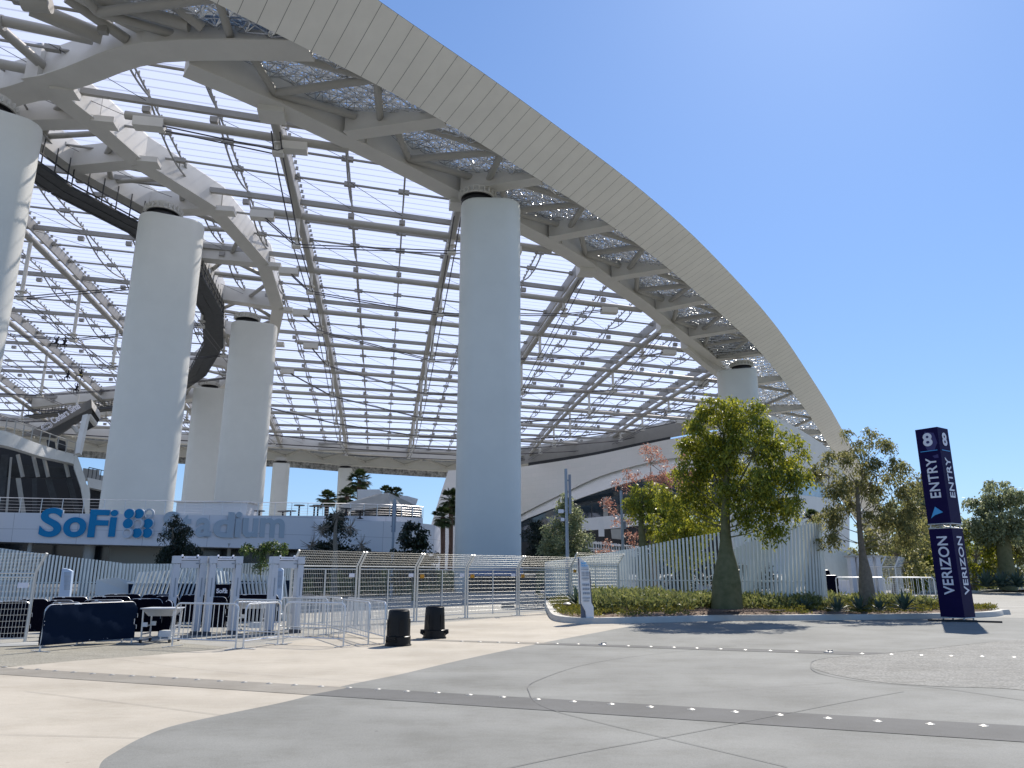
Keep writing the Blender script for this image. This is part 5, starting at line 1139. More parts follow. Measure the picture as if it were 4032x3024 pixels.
mb.build('dot_emblem', M_PRINTW, SB)
# ================================================================== mesh fence panels
def meshpanel(A, B, label, kick=V((.26, -.24, 0)), H=1.84, top=.46, tags=(1, 1), left=False, zb=0.0, ws=.068, wr=1.0, group='white welded mesh fence panels'):
    A = V((A[0], A[1], zb)); B = V((B[0], B[1], zb)); root = empty('mesh_fence_panel', A, label, 'fence panel', group); d = (B-A); Ln = d.length; d.normalize(); nn = V((d.y, -d.x, 0))
    kv = kick+V((0, 0, top))
    for p, q in ((A+d*.06, 'post'), (B-d*.06, 'post')): MB().path([p+V((0, 0, .02)), p+V((0, 0, H)), p+V((0, 0, H))+kv], .032, 7).build('post', M_FENCE, root, True)
    mb = MB()
    for z_ in (.14, H-.09, H): mb.tube(A+d*.08+V((0, 0, z_)), B-d*.08+V((0, 0, z_)), .022 if z_ != .14 else .014, 6)
    m_ = (A+B)/2; mb.tube(m_+V((0, 0, .1)), m_+V((0, 0, H-.09)), .02, 6); mb.build('frame', M_FENCE, root, True)
    mb = MB(); k = .12
    while k < Ln-.1:
        p = A+d*k; mb.tube(p+V((0, 0, .14)), p+V((0, 0, H-.06)), .0042*wr, 3, cap=False); mb.tube(p+V((0, 0, H)), p+V((0, 0, H))+kv*1.02, .0042*wr, 3, cap=False); k += ws
    z_ = .26
    while z_ < H-.1: mb.tube(A+d*.07+V((0, 0, z_)), B-d*.07+V((0, 0, z_)), .0034, 3, cap=False); z_ += .135
    for t in (.2, .36, .52, .68, .84, .98): mb.tube(A+d*.07+V((0, 0, H))+kv*t, B-d*.07+V((0, 0, H))+kv*t, .0034, 3, cap=False)
    mb.build('wire_mesh', M_FENCE, root)
    for p in (A+d*.1, B-d*.1): MB().box(p+V((0, 0, .012)), (.55, .12, .015), math.atan2(nn.y, nn.x)).build('foot_plate', M_FENCE, root)
    if tags[0]: MB().box(A+d*.26+nn*.03+V((0, 0, H-.32)), (.19, .01, .13), math.atan2(d.y, d.x)).build('warning_tag', M_YEL, root)
    if tags[1]: MB().box(B-d*.28+nn*.03+V((0, 0, H-.28)), (.22, .01, .12), math.atan2(d.y, d.x)).build('blank_tag', M_PRINTW, root)
    return root
FPp = [atz(1190, 2478), atz(1392, 2462), g(1634, 2446), g(1835, 2433), g(2040, 2423), V((2.55, 33.3, 0)), V((5.0, 35.6, 0))]
FPp[1] = FPp[2]+(FPp[2]-FPp[3])*1.0; FPp[0] = FPp[1]+(FPp[1]-FPp[2])
lbs = ['white mesh fence panel with outward-bent top, immediately right of the rightmost metal detector', 'white mesh fence panel with outward-bent top, second right of the metal detectors', 'white mesh fence panel with outward-bent top, above and left of the second upturned bin', 'white mesh fence panel with outward-bent top, in front of the middle column base', 'white mesh fence panel in front of the stacked metal frames by the planter', 'white mesh fence panel standing in the planter, behind the information kiosk']
for k in range(6): meshpanel(FPp[k], FPp[k+1], lbs[k], tags=((1, 1), (0, 1), (1, 1), (1, 1), (1, 0), (1, 0))[k], zb=0 if k < 5 else .2)
lp = V((-11.35, 18.3, 0)); meshpanel(lp+V((-3.2, -1.2, 0)), lp, 'leftmost white mesh fence panel with sagging bent top, cut by the left edge', kick=V((.26, -.1, 0)), H=1.62, tags=(0, 1))
meshpanel(lp+V((-6.5, -2.4, 0)), lp+V((-3.25, -1.2, 0)), 'white mesh fence panel beyond the left edge of the leftmost visible one', kick=V((.26, -.1, 0)), H=1.62)
o = MB().hexa([V((-16, 15.3, .02)), V((-10.9, 17.9, .02)), V((-10.7, 18.5, .02)), V((-16, 16.6, .02))], [V((-16, 15.4, .06)), V((-10.9, 18.0, .06)), V((-10.75, 18.45, .06)), V((-16, 16.5, .06))]).build('ramp_plate', M_WALLG); tag(o, 'flat grey ramp plate lying under the leftmost mesh fence panel', 'plate')
# ================================================================== crowd barriers
def barrier(A, B, label, cover_=None, h=.95, zb=0.0, bars=None, th=1.0, name='crowd_barrier', group='silver crowd barriers', gap=.13):
    A = V((A.x, A.y, zb)); B = V((B.x, B.y, zb)); d = B-A; Ln = d.length; d.normalize(); nn = V((d.y, -d.x, 0)); root = empty(name, A, label, 'barrier', group)
    z0 = .17; r_ = .13; P = lambda s, z: A+d*s+V((0, 0, z)); pts = [P(.03, .0), P(.03, h-r_)]
    for k in range(1, 6): a = math.pi/2*k/5; pts.append(P(.03+r_*(1-math.cos(a)), h-r_+r_*math.sin(a)))
    for k in range(0, 6): a = math.pi/2*k/5; pts.append(P(Ln-.03-r_+r_*math.sin(a), h-r_+r_*math.cos(a)))
    pts.append(P(Ln-.03, 0)); mb = MB(); mb.path(pts, .0195*th, 7); mb.tube(P(.03, z0), P(Ln-.03, z0), .017*th, 6)
    mb.build('frame', M_FINE, root, True)
    nb = max(4, int((Ln-.1)/gap)); mb = MB()
    for k in range(1, nb): s = .03+(Ln-.06)*k/nb; mb.tube(P(s, z0), P(s, h-.02), .0085*th, 5)
    if not cover_: mb.build('bars', M_FINE, root, True)
    for s in (.05, Ln-.05): MB().bar(P(s, .015)-nn*.3, P(s, .015)+nn*.3, .05, .012).build('foot', M_FINE, root)
    mb = MB()
    for z_ in (.42, .68): mb.path([P(Ln-.02, z_), P(Ln+.05, z_), P(Ln+.055, z_-.09)], .008, 5)
    mb.build('hooks', M_FINE, root)
    if cover_:
        mb = MB(); nx, ny = 20, 10
        for side in (-1, 1):
            b = len(mb.v)
            for j in range(ny+1):
                for i in range(nx+1):
                    s = .0+Ln*i/nx; z_ = .13+(h-.12)*j/ny; e = min(s, Ln-s)
                    if e < .12 and z_ > h-.13: z_ = min(z_, h-.13+math.sqrt(max(0, .0169-(.13-e)**2)))
                    wv = (.03+.008*math.sin(i*1.7+j*.6)+.012*math.sin(j*.9+i*.35))*side; mb.v.append(tuple(P(s, z_)+nn*wv))
            for j in range(ny):
                for i in range(nx): q = b+j*(nx+1)+i; mb.f.append((q, q+1, q+nx+2, q+nx+1))
        mb.build('cover', cover_, root, True)
    return root
def gb(x, y): return g(x, y)
cb = barrier(gb(150, 2568), gb(521, 2534), 'crowd barrier wrapped in a navy cover, front left beside the leftmost mesh panel', cover_=M_NAVY, group=None)
for p in ((673, 2546), (931, 2557), 'silver crowd barrier at the front, nearest the wheeled inspection table'), ((953, 2557), (1096, 2537), 'silver crowd barrier at the front, second from the inspection table, set at an angle'), ((1109, 2537), (1356, 2547), 'silver crowd barrier at the front, third from the inspection table'), ((1303, 2497), (1451, 2540), 'silver crowd barrier receding behind the front ones, second from the right end'), ((1362, 2490), (1514, 2537), 'silver crowd barrier closest to the first upturned bin'), ((1150, 2478), (1344, 2490), 'silver crowd barrier farthest back, near the foot of the mesh fence'), ((1095, 2490), (1287, 2500), 'silver crowd barrier in the second row, in front of the third metal detector'), ((909, 2508), (1100, 2518), 'silver crowd barrier between the second and third metal detectors'):
    barrier(gb(*p[0]), gb(*p[1]), p[2], group='silver crowd barriers')
def topd(y, h=.95): return (H0-h)/math.tan(math.atan((y-CY)/F)-PIT)
blk = [(186, 327, 2361), (338, 500, 2363), (174, 295, 2351), (318, 492, 2352), (194, 344, 2340), (350, 512, 2340), (399, 550, 2332), (552, 700, 2334), (500, 640, 2350), (600, 703, 2341), (640, 680, 2357), (706, 812, 2337), (800, 893, 2346), (892, 1096, 2338), (60, 190, 2345), (-60, 120, 2352)]
for k, (x0, x1, y) in enumerate(blk):
    d0 = max(20.6+.25*(k % 4), topd(y)); A = atd(x0, 2400, d0*1.01); B = atd(x1, 2400, d0); A.z = B.z = 0
    barrier(A, B, 'row of crowd barrier wrapped in a black cover, in the packed queue behind the navy one' if False else ('black-covered crowd barrier in the packed rows, ' + ['just above the navy barrier at its left end', 'just above the navy barrier at its right end', 'second row up, at the left post', 'second row up, above the navy barrier middle', 'third row up, at the left post', 'third row up, right of the left information board', 'highest row, left of the leaning slats', 'highest row, below the leaning slats', 'left of the inspection table', 'behind the left leg of the first metal detector', 'short one touching the first metal detector', 'seen through the first metal detector', 'between the first and second metal detectors', 'long one below the left-leaning slats', 'seen through the leftmost mesh panel, right half', 'seen through the leftmost mesh panel, left half'][k]), cover_=M_BLACKF, group='black-covered crowd barriers', gap=.5)
# far right barriers
for A_, B_, lb in (((3296, 2360), (3492, 2362), 'distant silver crowd barrier behind the slender bottle tree trunk'), ((3500, 2362), (3688, 2364), 'distant silver crowd barrier just left of the entry sign'), ((3510, 2350), (3640, 2352), 'distant silver crowd barrier directly behind the one left of the entry sign')):
    A, B = [atd(x_, 2350, 50 if y_ > 2352 else 53) for x_, y_ in (A_, B_)]; barrier(A, B, lb, h=1.4, gap=.26, th=1.7, group='distant silver crowd barriers')
A, B = atd(3222, 2300, 54), atd(3302, 2300, 54); barrier(A, B, 'distant black-covered barrier right of the slat fence end', cover_=M_BLACKF, h=1.5, group=None)
A, B = atd(3222, 2300, 56), atd(3272, 2300, 56); barrier(A, B, 'smaller distant black-covered barrier above the other, right of the slat fence end', cover_=M_BLACKF, h=1.85, group=None)
# ================================================================== metal detectors
def detector(xl, xr, yb, label, twist=0.0):
    A = atz(xl, yb); B = atz(xr, yb-4); d = (B-A).normalized(); nn = V((d.y, -d.x, 0)); root = empty('metal_detector', (A+B)/2, label, 'metal detector', 'walk-through metal detectors'); rz = math.atan2(d.y, d.x)
    H_ = 2.06
    for p in (A, B):
        MB().box(p+V((0, 0, H_/2-.05)), (.155, .42, H_-.3), rz).build('side_panel', M_DETECT, root); MB().box(p+V((0, 0, .04)), (.21, .5, .08), rz).build('foot', mat('detector_foot', (.05, .06, .08), .6), root); MB().box(p+V((0, 0, H_-.08)), (.19, .46, .2), rz).build('cap', M_DETECT, root)
        MB().box(p+nn*.212+V((0, 0, 1.25)), (.03, .006, .5), rz).build('light_strip', M_INK, root)
    c = (A+B)/2; Ln = (B-A).length; hb = MB().box(c+V((0, 0, H_-.2)), (Ln-.2, .3, .2), rz).build('header', M_DETECT, root); MB().box(c+V((0, 0, H_-.065)), (Ln-.2, .34, .035), rz).build('top_tray', M_PRINTW, root)
    MB().box(c+V((0, 0, H_-.01)), (.3, .2, .05), rz).build('control_box', M_DETECT, root)
    for s in (-.2, .2): MB().lathe(c+d*s+V((0, 0, H_+.0)), [(.03, 0), (.03, .04), (.015, .06)], 8).build('lamp', M_PRINTW, root)
    MB().box(c+d*(Ln*.28)+nn*.152+V((0, 0, H_-.18)), (.08, .006, .035), rz).build('maker_plate', M_INK, root); return root
detector(663, 768, 2503, 'grey walk-through metal detector, left one, above the wheeled inspection table'); detector(808, 911, 2500, 'grey walk-through metal detector, middle one, framing the small black sign'); detector(1058, 1160, 2495, 'grey walk-through metal detector, right one, beside the mesh fence')
# ================================================================== inspection tables on castors
def cart(px, py, w_, rz, label, H_=.78):
    c = g(px, py); root = empty('inspection_table', c, label, 'table', 'wheeled inspection tables'); X = V((math.cos(rz), math.sin(rz), 0)); Y = V((-X.y, X.x, 0)); P = lambda x, y, z: c+X*x+Y*y+V((0, 0, z))
    b = [P(s*w_/2, t*.3, H_) for s, t in ((-1, -1), (1, -1), (1, 1), (-1, 1))]; b2 = [P(s*w_/2*.7, t*.16, H_-.17) for s, t in ((-1, -1), (1, -1), (1, 1), (-1, 1))]
    MB().hexa(b2, b).build('tray', M_FINE, root); MB().box(P(0, 0, H_+.012), (w_+.05, .66, .022), rz).build('tray_rim', M_DETECT, root)
    for s in (-1, 1):
        for t in (-1, 1): MB().bar(P(s*w_*.44, t*.25, .09), P(s*w_*.47, t*.25, H_), .03, .03).build('leg', M_FINE, root)
        mb = MB()
        for z_ in (.38, .20): mb.bar(P(s*w_*.44, -.25, z_), P(s*w_*.44, .25, z_), .03, .03)
        mb.bar(P(s*w_*.44, -.3, .1), P(s*w_*.44, .3, .1), .05, .04); mb.build('side_frame', M_FINE, root)
        for t in (-1, 1):
            q = P(s*w_*.44, t*.28, .045); w = MB(); w.tube(q-X*.02, q+X*.02, .045, 12); w.build('castor', M_RUBBER, root, True)
    MB().box(P(w_*.2, 0, .2), (w_*.34, .3, .14), rz).build('base_box', M_KIOSKW, root)
    mb = MB()
    for t in (-1, 1): mb.bar(P(-w_*.3, t*.25, .42), P(-w_*.44, t*.25, .42), .03, .1)
    mb.build('side_plate', M_KIOSKW, root); return root
cart(628, 2528, .78, .05, 'wheeled metal inspection table between the navy barrier and the silver barriers'); cart(985, 2490, .95, -.1, 'wheeled metal inspection table behind the front barriers, between the middle and right detectors', .82)
# stacked frames by the planter
sf = g(2080, 2400); root = empty('stacked_frames', sf, 'low stack of grey metal frames lying on beams behind the mesh fence by the planter', 'frame stack')
for k in range(3):
    mb = MB(); c = sf+V((-.25+k*.42, .6, 0))
    for z_ in (.18, .30, .42, .58): mb.box(c+V((0, 0, z_)), (.3, .5, .05))
    for s in (-.16, .16): mb.box(c+V((s, 0, .36)), (.035, .45, .6))
    mb.build('frame', M_WALLG, root)
mb = MB(); mb.box(sf+V((-.5, -.35, .05)), (1.3, .12, .1), .12); mb.box(sf+V((.35, -.2, .09)), (1.6, .14, .1), .1); mb.build('beam', M_WALLG, root)
for k in range(6): MB().box(sf+V((-.95, .3, .06+k*.045)), (.6, .5, .025), .1).build('flat_plate', M_WALLG, root)
# flood light bowl in planter
fl_ = atd(2232, 2380, 30.5); root = empty('ground_lamp', (fl_.x, fl_.y, .2), 'low dark mushroom lamp in the shrubs left of the kiosk', 'lamp'); MB().lathe((fl_.x, fl_.y, .2), [(.02, 0), (.02, .22)], 8).build('stem', M_DARK, root); MB().lathe((fl_.x, fl_.y, .42), [(.05, -.05), (.15, 0), (.17, .04), (.08, .09), (.01, .1)], 14).build('shade', M_STUD, root, True)
# ================================================================== upturned bins
def bin_(px, py, rz, label):
    c = g(px, py); root = empty('upturned_bin', c, label, 'bin', 'upturned black bins')
    pr = [(.305, 0), (.31, .012), (.305, .03), (.29, .035), (.285, .2), (.292, .205), (.28, .215), (.268, .22), (.252, .6), (.243, .745), (.238, .768), (.225, .775), (.222, .79), (.2, .795), (.195, .775), (.02, .77)]
    MB().lathe(c, pr, 40).build('body', M_CAN, root, True)
    for s in (0, math.pi):
        a = rz+s; h_ = V((math.cos(a), math.sin(a), 0)); t_ = V((-h_.y, h_.x, 0)); mb = MB(); mb.path([c+h_*.28-t_*.13+V((0, 0, .10)), c+h_*.345-t_*.12+V((0, 0, .135)), c+h_*.355+V((0, 0, .15)), c+h_*.345+t_*.12+V((0, 0, .135)), c+h_*.28+t_*.13+V((0, 0, .10))], .018, 6); mb.box(c+h_*.32+V((0, 0, .17)), (.08, .22, .09), a); mb.build('handle', M_CAN, root, True)
    mb = MB()
    for k in range(4):
        a = rz+.8+k*math.pi/2; mb.box(c+V((math.cos(a)*.262, math.sin(a)*.262, .4)), (.012, .10, .36), a)
    mb.build('rib', M_CAN, root)
bin_(1567, 2542, 1.2, 'upturned black plastic bin nearest the silver barriers'); bin_(1710, 2513, .1, 'upturned black plastic bin with side handles showing, the one farther right')
# ================================================================== information kiosk
kb = g(2312, 2456); KD = math.hypot(kb.x, kb.y)
K = empty('information_kiosk', kb, 'slim white angular information kiosk with printed notice, at the kerb corner of the planter', 'kiosk')
kp = lambda x, y, dd=0: atd(x, y, KD+dd)
MB().prism([kp(2284, 2196), kp(2318, 2227), kp(2322, 2290), kp(2328, 2372), kp(2337, 2388), kp(2340, 2457), kp(2311, 2458), kp(2307, 2408), kp(2292, 2376), kp(2286, 2260)], V((-.02, .14, 0))).build('front_panel', M_KIOSKW, K)
MB().prism([kp(2276, 2197, .15), kp(2287, 2205, .15), kp(2292, 2374, .15), kp(2310, 2408, .15), kp(2313, 2458, .02), kp(2290, 2460, .02), kp(2287, 2380, .15)], V((0, .16, 0))).build('slate_core', M_KIOSKD, K)
MB().prism([kp(2321, 2250, .2), kp(2324, 2252, .2), kp(2332, 2375, .2), kp(2328, 2375, .2)], V((0, .14, 0))).build('slate_edge', M_KIOSKD, K)
MB().prism([kp(2274, 2194, .3), (kp(2285, 2196, .3)), kp(2290, 2378, .3), kp(2280, 2378, .3)], V((0, .08, 0))).build('back_panel', M_KIOSKW, K)
kx = V((1, 0, 0)); text_mesh('title', 'SoFi', .115, kp(2286.5, 2222, -.05), (1, 0, 0), (.0, 0, 1), M_CYAN, K, .004, .003); text_mesh('title', 'Stadium', .075, kp(2286.5, 2230.5, -.05), (1, 0, 0), (0, 0, 1), M_CYAN, K, .004, .002)
mb = MB()
for y, n_, x0, x1 in ((2236, 1, 2289, 2315), (2241, 2, 2289, 2316), (2252, 4, 2290, 2302), (2252, 4, 2305, 2318), (2263, 3, 2290, 2302), (2263, 3, 2305, 2318), (2275, 3, 2291, 2319), (2284, 1, 2295, 2315), (2352, 3, 2294, 2323), (2363, 3, 2298, 2320)):
    for k in range(n_): mb.box(kp((x0+x1)/2, y+k*2.4, -.03), ((x1-x0)/F*KD, .006, .009))
for r_ in range(3):
    for c_ in range(4): MB().lathe(kp(2296+c_*7+r_, 2303+r_*17, -.03)+V((0, 0, -.03)), [(.022, 0), (.026, .03), (.022, .07)], 8, sy=.12).build('pictogram', M_INK, K)
mb.build('notice_print', M_INK, K)
# further information boards in the background
for x0, y0, x1, y1, dd, lb in ((244, 2237, 283, 2338, 27, 'pale blue information board among the black barriers, right of the left mesh panel'), (1091, 2232, 1116, 2300, 27.5, 'pale blue information board seen through the right metal detector')):
    b0 = atd((x0+x1)/2, y1, dd); R2 = empty('notice_board', (b0.x, b0.y, 0), lb, 'notice board'); P = [atd(x0, y0, dd), atd((x0*.4+x1*.6), y0+4, dd), atd(x1, y0+12, dd), atd(x1-3, y1, dd), atd(x0-4, y1, dd)]; P[3].z = P[4].z = 0
    MB().prism(P, V((0, .1, 0))).build('panel', mat('board_blue', (.42, .52, .66), .5), R2); mb = MB()
    for k in range(14): mb.box(atd((x0+x1)/2-1, y0+18+k*5, dd-.04), ((x1-x0)*.62/F*dd, .006, .014))
    mb.build('print', M_INK, R2)
# ================================================================== tall navy entry sign
Pm = atz(3801, 2449); Pl = V((15.143, 27.337, 0)); Pr = V((16.257, 27.140, 0)); Pb = Pl+Pr-Pm; TD = math.hypot(Pm.x, Pm.y)
zt = lambda y, x=3740: atd(x, y, TD).z
T = empty('entry_sign_tower', Pm, 'tall square navy banner tower reading ENTRY 8 and VERIZON in white', 'sign'); zT, zG1, zG0, zB = zt(1680, 3691), zt(2061, 3765), zt(2076, 3768), .06
def towerseg(a, b, name):
    mb = MB(); c4 = [Pl, Pm, Pr, Pb]; mb.hexa([p+V((0, 0, a)) for p in c4], [p+V((0, 0, b)) for p in c4]); return mb.build(name, M_PURPLE, T)
towerseg(zG1, zT, 'upper_banner'); towerseg(zB+.06, zG0, 'lower_banner')
for p in (Pl, Pm, Pr, Pb):
    q = p.lerp((Pl+Pr)/2, .14); MB().tube(q+V((0, 0, .03)), q+V((0, 0, zT-.05)), .028, 8).build('truss_post', M_FENCE, T, True)
mb = MB()
for p, q in ((Pl, Pm), (Pm, Pr), (Pr, Pb), (Pb, Pl)):
    for z_ in (zG0-.01, zG1+.01, .12): mb.tube(p+V((0, 0, z_)), q+V((0, 0, z_)), .018, 6)
    mb.tube(p+V((0, 0, zG0)), q+V((0, 0, zG1)), .01, 5)
mb.build('truss_ring', M_FENCE, T, True)
ld, rd = (Pm-Pl).normalized(), (Pr-Pm).normalized()
cT = (Pl+Pr)/2
for d_ in (ld, rd): MB().bar(cT-d_*.95+V((0, 0, .025 if d_ is ld else .045)), cT+d_*.95+V((0, 0, .025 if d_ is ld else .045)), .16, .018).build('base_foot', M_DARK, T)
vd = V((Pm.y, -Pm.x, 0)).normalized(); MB().bar(Pm+V((0, 0, .04))-vd*1.1+V((0, .05, 0)), Pm+V((0, 0, .04))+vd*1.1+V((0, .05, 0)), .3, .05).build('base_foot', M_DARK, T)
MB().box(cT+V((0, 0, .02)), (.95, .95, .02), math.atan2(ld.y, ld.x)).build('base_plate', M_DARK, T)
Wf = (Pm-Pl).length
for O_, d_ in ((Pl, ld), (Pm, rd)):
    nn = d_.cross(V((0, 0, 1))); Z = V((0, 0, 1)); fz = lambda y: zt(y, 3760 if y > 2076 else 3720)
    def vtext(body, y0, y1, cap=.44):
        a, b = fz(y0), fz(y1); cu = bpy.data.curves.new('t', 'FONT'); cu.body = body; cu.size = 1; cu.extrude = .004; cu.offset = .016; cu.space_character = 1.03; t = bpy.data.objects.new('t', cu); COL.objects.link(t)
        me = bpy.data.meshes.new_from_object(t.evaluated_get(bpy.context.evaluated_depsgraph_get())); bpy.data.objects.remove(t); xs = [v.co.x for v in me.vertices]; ys = [v.co.y for v in me.vertices]; x_, X_, y_, Y_ = min(xs), max(xs), min(ys), max(ys)
        for v in me.vertices:
            c = v.co; s = Wf*(.5+cap/2)-(c.y-y_)/(Y_-y_)*Wf*cap; v.co = O_+d_*(s+.02)+Z*(a+(c.x-x_)/(X_-x_)*(b-a))+nn*(.012+c.z)-V(T.location)
        me.materials.append(M_PRINTW); o = bpy.data.objects.new('lettering', me); COL.objects.link(o); o.parent = T
    vtext('VERIZON', 2343, 2110, .46); vtext('ENTRY', 1957, 1797, .46)
    a, b = fz(1750), fz(1697); cu = bpy.data.curves.new('t', 'FONT'); cu.body = '8'; cu.size = 1; cu.extrude = .004; cu.offset = .03; t = bpy.data.objects.new('t', cu); COL.objects.link(t)
    me = bpy.data.meshes.new_from_object(t.evaluated_get(bpy.context.evaluated_depsgraph_get())); bpy.data.objects.remove(t); xs = [v.co.x for v in me.vertices]; ys = [v.co.y for v in me.vertices]; x_, X_, y_, Y_ = min(xs), max(xs), min(ys), max(ys)
    for v in me.vertices:
        c = v.co; v.co = O_+d_*(Wf*.30+(c.x-x_)/(X_-x_)*Wf*.42)+Z*(a+(c.y-y_)/(Y_-y_)*(b-a))+nn*(.016+c.z)-V(T.location)
    me.materials.append(M_PRINTW); o = bpy.data.objects.new('number', me); COL.objects.link(o); o.parent = T
    h0 = fz(1769); MB().hexa([O_+d_*Wf*.12+nn*.01+Z*(h0-.012), O_+d_*Wf*.88+nn*.01+Z*(h0-.012), O_+d_*Wf*.88+nn*.01+Z*(h0+.012), O_+d_*Wf*.12+nn*.01+Z*(h0+.012)], [p+nn*.006 for p in (O_+d_*Wf*.12+nn*.01+Z*(h0-.012), O_+d_*Wf*.88+nn*.01+Z*(h0-.012), O_+d_*Wf*.88+nn*.01+Z*(h0+.012), O_+d_*Wf*.12+nn*.01+Z*(h0+.012))]).build('divider_line', M_CYAN, T)
    if d_ is ld:
        pa = [(.42, fz(1992)), (.18, fz(2038)), (.36, fz(2026)), (.74, fz(2016))]; MB().prism([O_+d_*Wf*x+Z*z_+nn*.01 for x, z_ in pa], nn*.005).build('arrow', M_CYAN, T)
        poly_ = [(.42, fz(1690)), (.82, fz(1700)), (.92, fz(1740)), (.75, fz(1768)), (.45, fz(1768)), (.30, fz(1735))]; MB().prism([O_+d_*Wf*x+Z*z_+nn*.004 for x, z_ in poly_], nn*.003).build('printed_facet', M_PURPLE2, T)
        poly_ = [(.62, fz(1790)), (.88, fz(1786)), (.88, fz(1800)), (.70, fz(1800))]; MB().prism([O_+d_*Wf*x+Z*z_+nn*.004 for x, z_ in poly_], nn*.003).build('printed_facet', M_PURPLE2, T)
# ================================================================== poles with antennas
def pole(px, ptop, d, r_, label, ant, boxes=(), m=M_FINE):
    b = atd(px, 2300, d); zt_ = atd(px, ptop, d).z; root = empty('antenna_pole', (b.x, b.y, 0), label, 'pole'); MB().lathe((b.x, b.y, 0), [(r_*1.25, 0), (r_*1.15, 2.5), (r_, 4.5), (r_, zt_)], 14).build('shaft', M_POLE, root, True)
    for x0, x1, y0, y1 in ant:
        a, c = atd(x0, y0, d-.05), atd(x1, y1, d-.05); w_ = c.x-a.x; MB().box(((a.x+c.x)/2, a.y+.1, (a.z+c.z)/2), (w_, .14, a.z-c.z)).build('antenna', M_POLE2, root); mb = MB()
        for t in (.15, .8): z_ = a.z+(c.z-a.z)*t; mb.box(((a.x+b.x)/2, b.y, z_), (abs(a.x-b.x)+.1, .06, .07))
        mb.build('bracket', M_POLE2, root)
    for x0, x1, y0, y1 in boxes:
        a, c = atd(x0, y0, d), atd(x1, y1, d); MB().box(((a.x+c.x)/2, b.y, (a.z+c.z)/2), (c.x-a.x, .2, a.z-c.z)).build('equipment_box', M_PRINTW, root); MB().box(((c.x+b.x)/2, b.y, (a.z+c.z)/2), (abs(b.x-c.x)+.05, .06, .06)).build('bracket', M_POLE2, root)
    return root
M_POLE = mat('pole_grey', (.30, .34, .38), .45, metal=.3, noise=.08, nscale=1); M_POLE2 = mat('antenna_grey', (.22, .25, .30), .5)
pole(2236, 1846, 42, .085, 'grey steel pole with panel antenna and white box, just right of the middle column', [(2238, 2251, 1868, 2022)], [(2198, 2219, 2006, 2020), (2208, 2222, 2040, 2052)])
pole(2458, 1932, 48, .085, 'plain grey steel pole in front of the glass arch, right of the silvery tree', [(2452, 2466, 2052, 2082)])
pole(1541, 1963, 50, .08, 'slim grey pole with a dark panel antenna in front of the white end wall', [(1545, 1556, 1981, 2095)], m=M_POLE)
# ================================================================== background at the far right and behind
o = strip('sloping_corrugated_wall', [(3200, 2146, 72), (3320, 2168, 78), (3420, 2186, 88), (3560, 2196, 98)], [(3200, 2330, 72), (3320, 2326, 78), (3420, 2318, 88), (3560, 2312, 98)], .3, mat('corrugated', (.44, .455, .44), .5, noise=.08, nscale=2)); tag(o, 'long pale corrugated wall sloping down to the right behind the slender bottle tree', 'wall')
mb = MB()
for k in range(60):
    t = k/59; x = 3224+t*284; y = 2149+t*46-4*math.sin(t*3); d_ = 71+t*20; a = atd(x, y, d_); mb.bar(V((a.x+.6, a.y, 0)), V((a.x, a.y, a.z)), .1, .1, V((0, 1, 0)))
r_ = empty('leaning_fins', atd(3300, 2300, 60), 'row of pale leaning fins fixed to the sloping corrugated wall', 'fins'); mb.build('fin', M_SLAT, r_)
for k, (x0, x1) in enumerate(((3340, 3362), (3368, 3396), (3408, 3432), (3440, 3462))):
    a, c = atd(x0, 2194, 61), atd(x1, 2194, 61); R3 = empty('turnstile_cabinet', (a.x, a.y, 0), ['blue-grey ticket gate cabinet, far left of the four behind the slender bottle tree', 'blue-grey ticket gate cabinet, touching the left side of the slender bottle tree trunk', 'blue-grey ticket gate cabinet, touching the right side of the slender bottle tree trunk', 'blue-grey ticket gate cabinet, next to the white mesh cage'][k], 'gate cabinet', 'distant ticket gate cabinets')
    MB().box(((a.x+c.x)/2, a.y, a.z/2), (c.x-a.x, .6, a.z)).build('body', M_DETECT, R3); MB().box(((a.x+c.x)/2, a.y, a.z+.06), (c.x-a.x+.3, .8, .12)).build('cap', M_WALLG, R3)
for A_, B_, lb in (((3432, 60), (3490, 58), 'distant white mesh panel with slanting top, left face of the mesh cage'), ((3490, 58), (3545, 61), 'distant white mesh panel with slanting top, right face of the mesh cage'), ((3545, 61), (3582, 68), 'distant white mesh panel receding at the right of the mesh cage'), ((3800, 78), (3850, 80), 'distant white mesh panel right of the entry sign'), ((3850, 80), (3880, 84), 'distant white mesh panel left of the right-hand bottle tree trunk')):
    a, c = atd(A_[0], 2400, A_[1]), atd(B_[0], 2400, B_[1]); meshpanel(a, c, lb, H=2.1, top=.7, tags=(0, 0), kick=V((.5, .2, 0)), ws=.3, wr=2.2, group='distant white mesh cage panels')
slatfence('slat_fence', [sp(3572, 76, 2188, 0), sp(3640, 78, 2185, 0), sp(3700, 80, 2190, 0)], .42, .2, 'distant silver slat fence behind the left of the entry sign')
slatfence('slat_fence', [sp(3800, 90, 2205, 0), sp(3900, 92, 2212, 0), sp(4100, 95, 2215, 0)], .42, .2, 'distant silver slat fence crossing behind the right-hand bottle tree')
A, B = atz(3990, 2310), atz(4060, 2312); barrier(A, B, 'distant white-topped barrier at the right edge behind the bottle tree', h=2.2, gap=.4, th=2.5, group=None)
bxp = atz(3325, 2338); o = MB().box(bxp+V((0, 0, .55)), (1.2, .6, 1.1)).build('white_crate', M_PRINTW); tag(o, 'small white box standing left of the slender bottle tree behind the barrier', 'box')
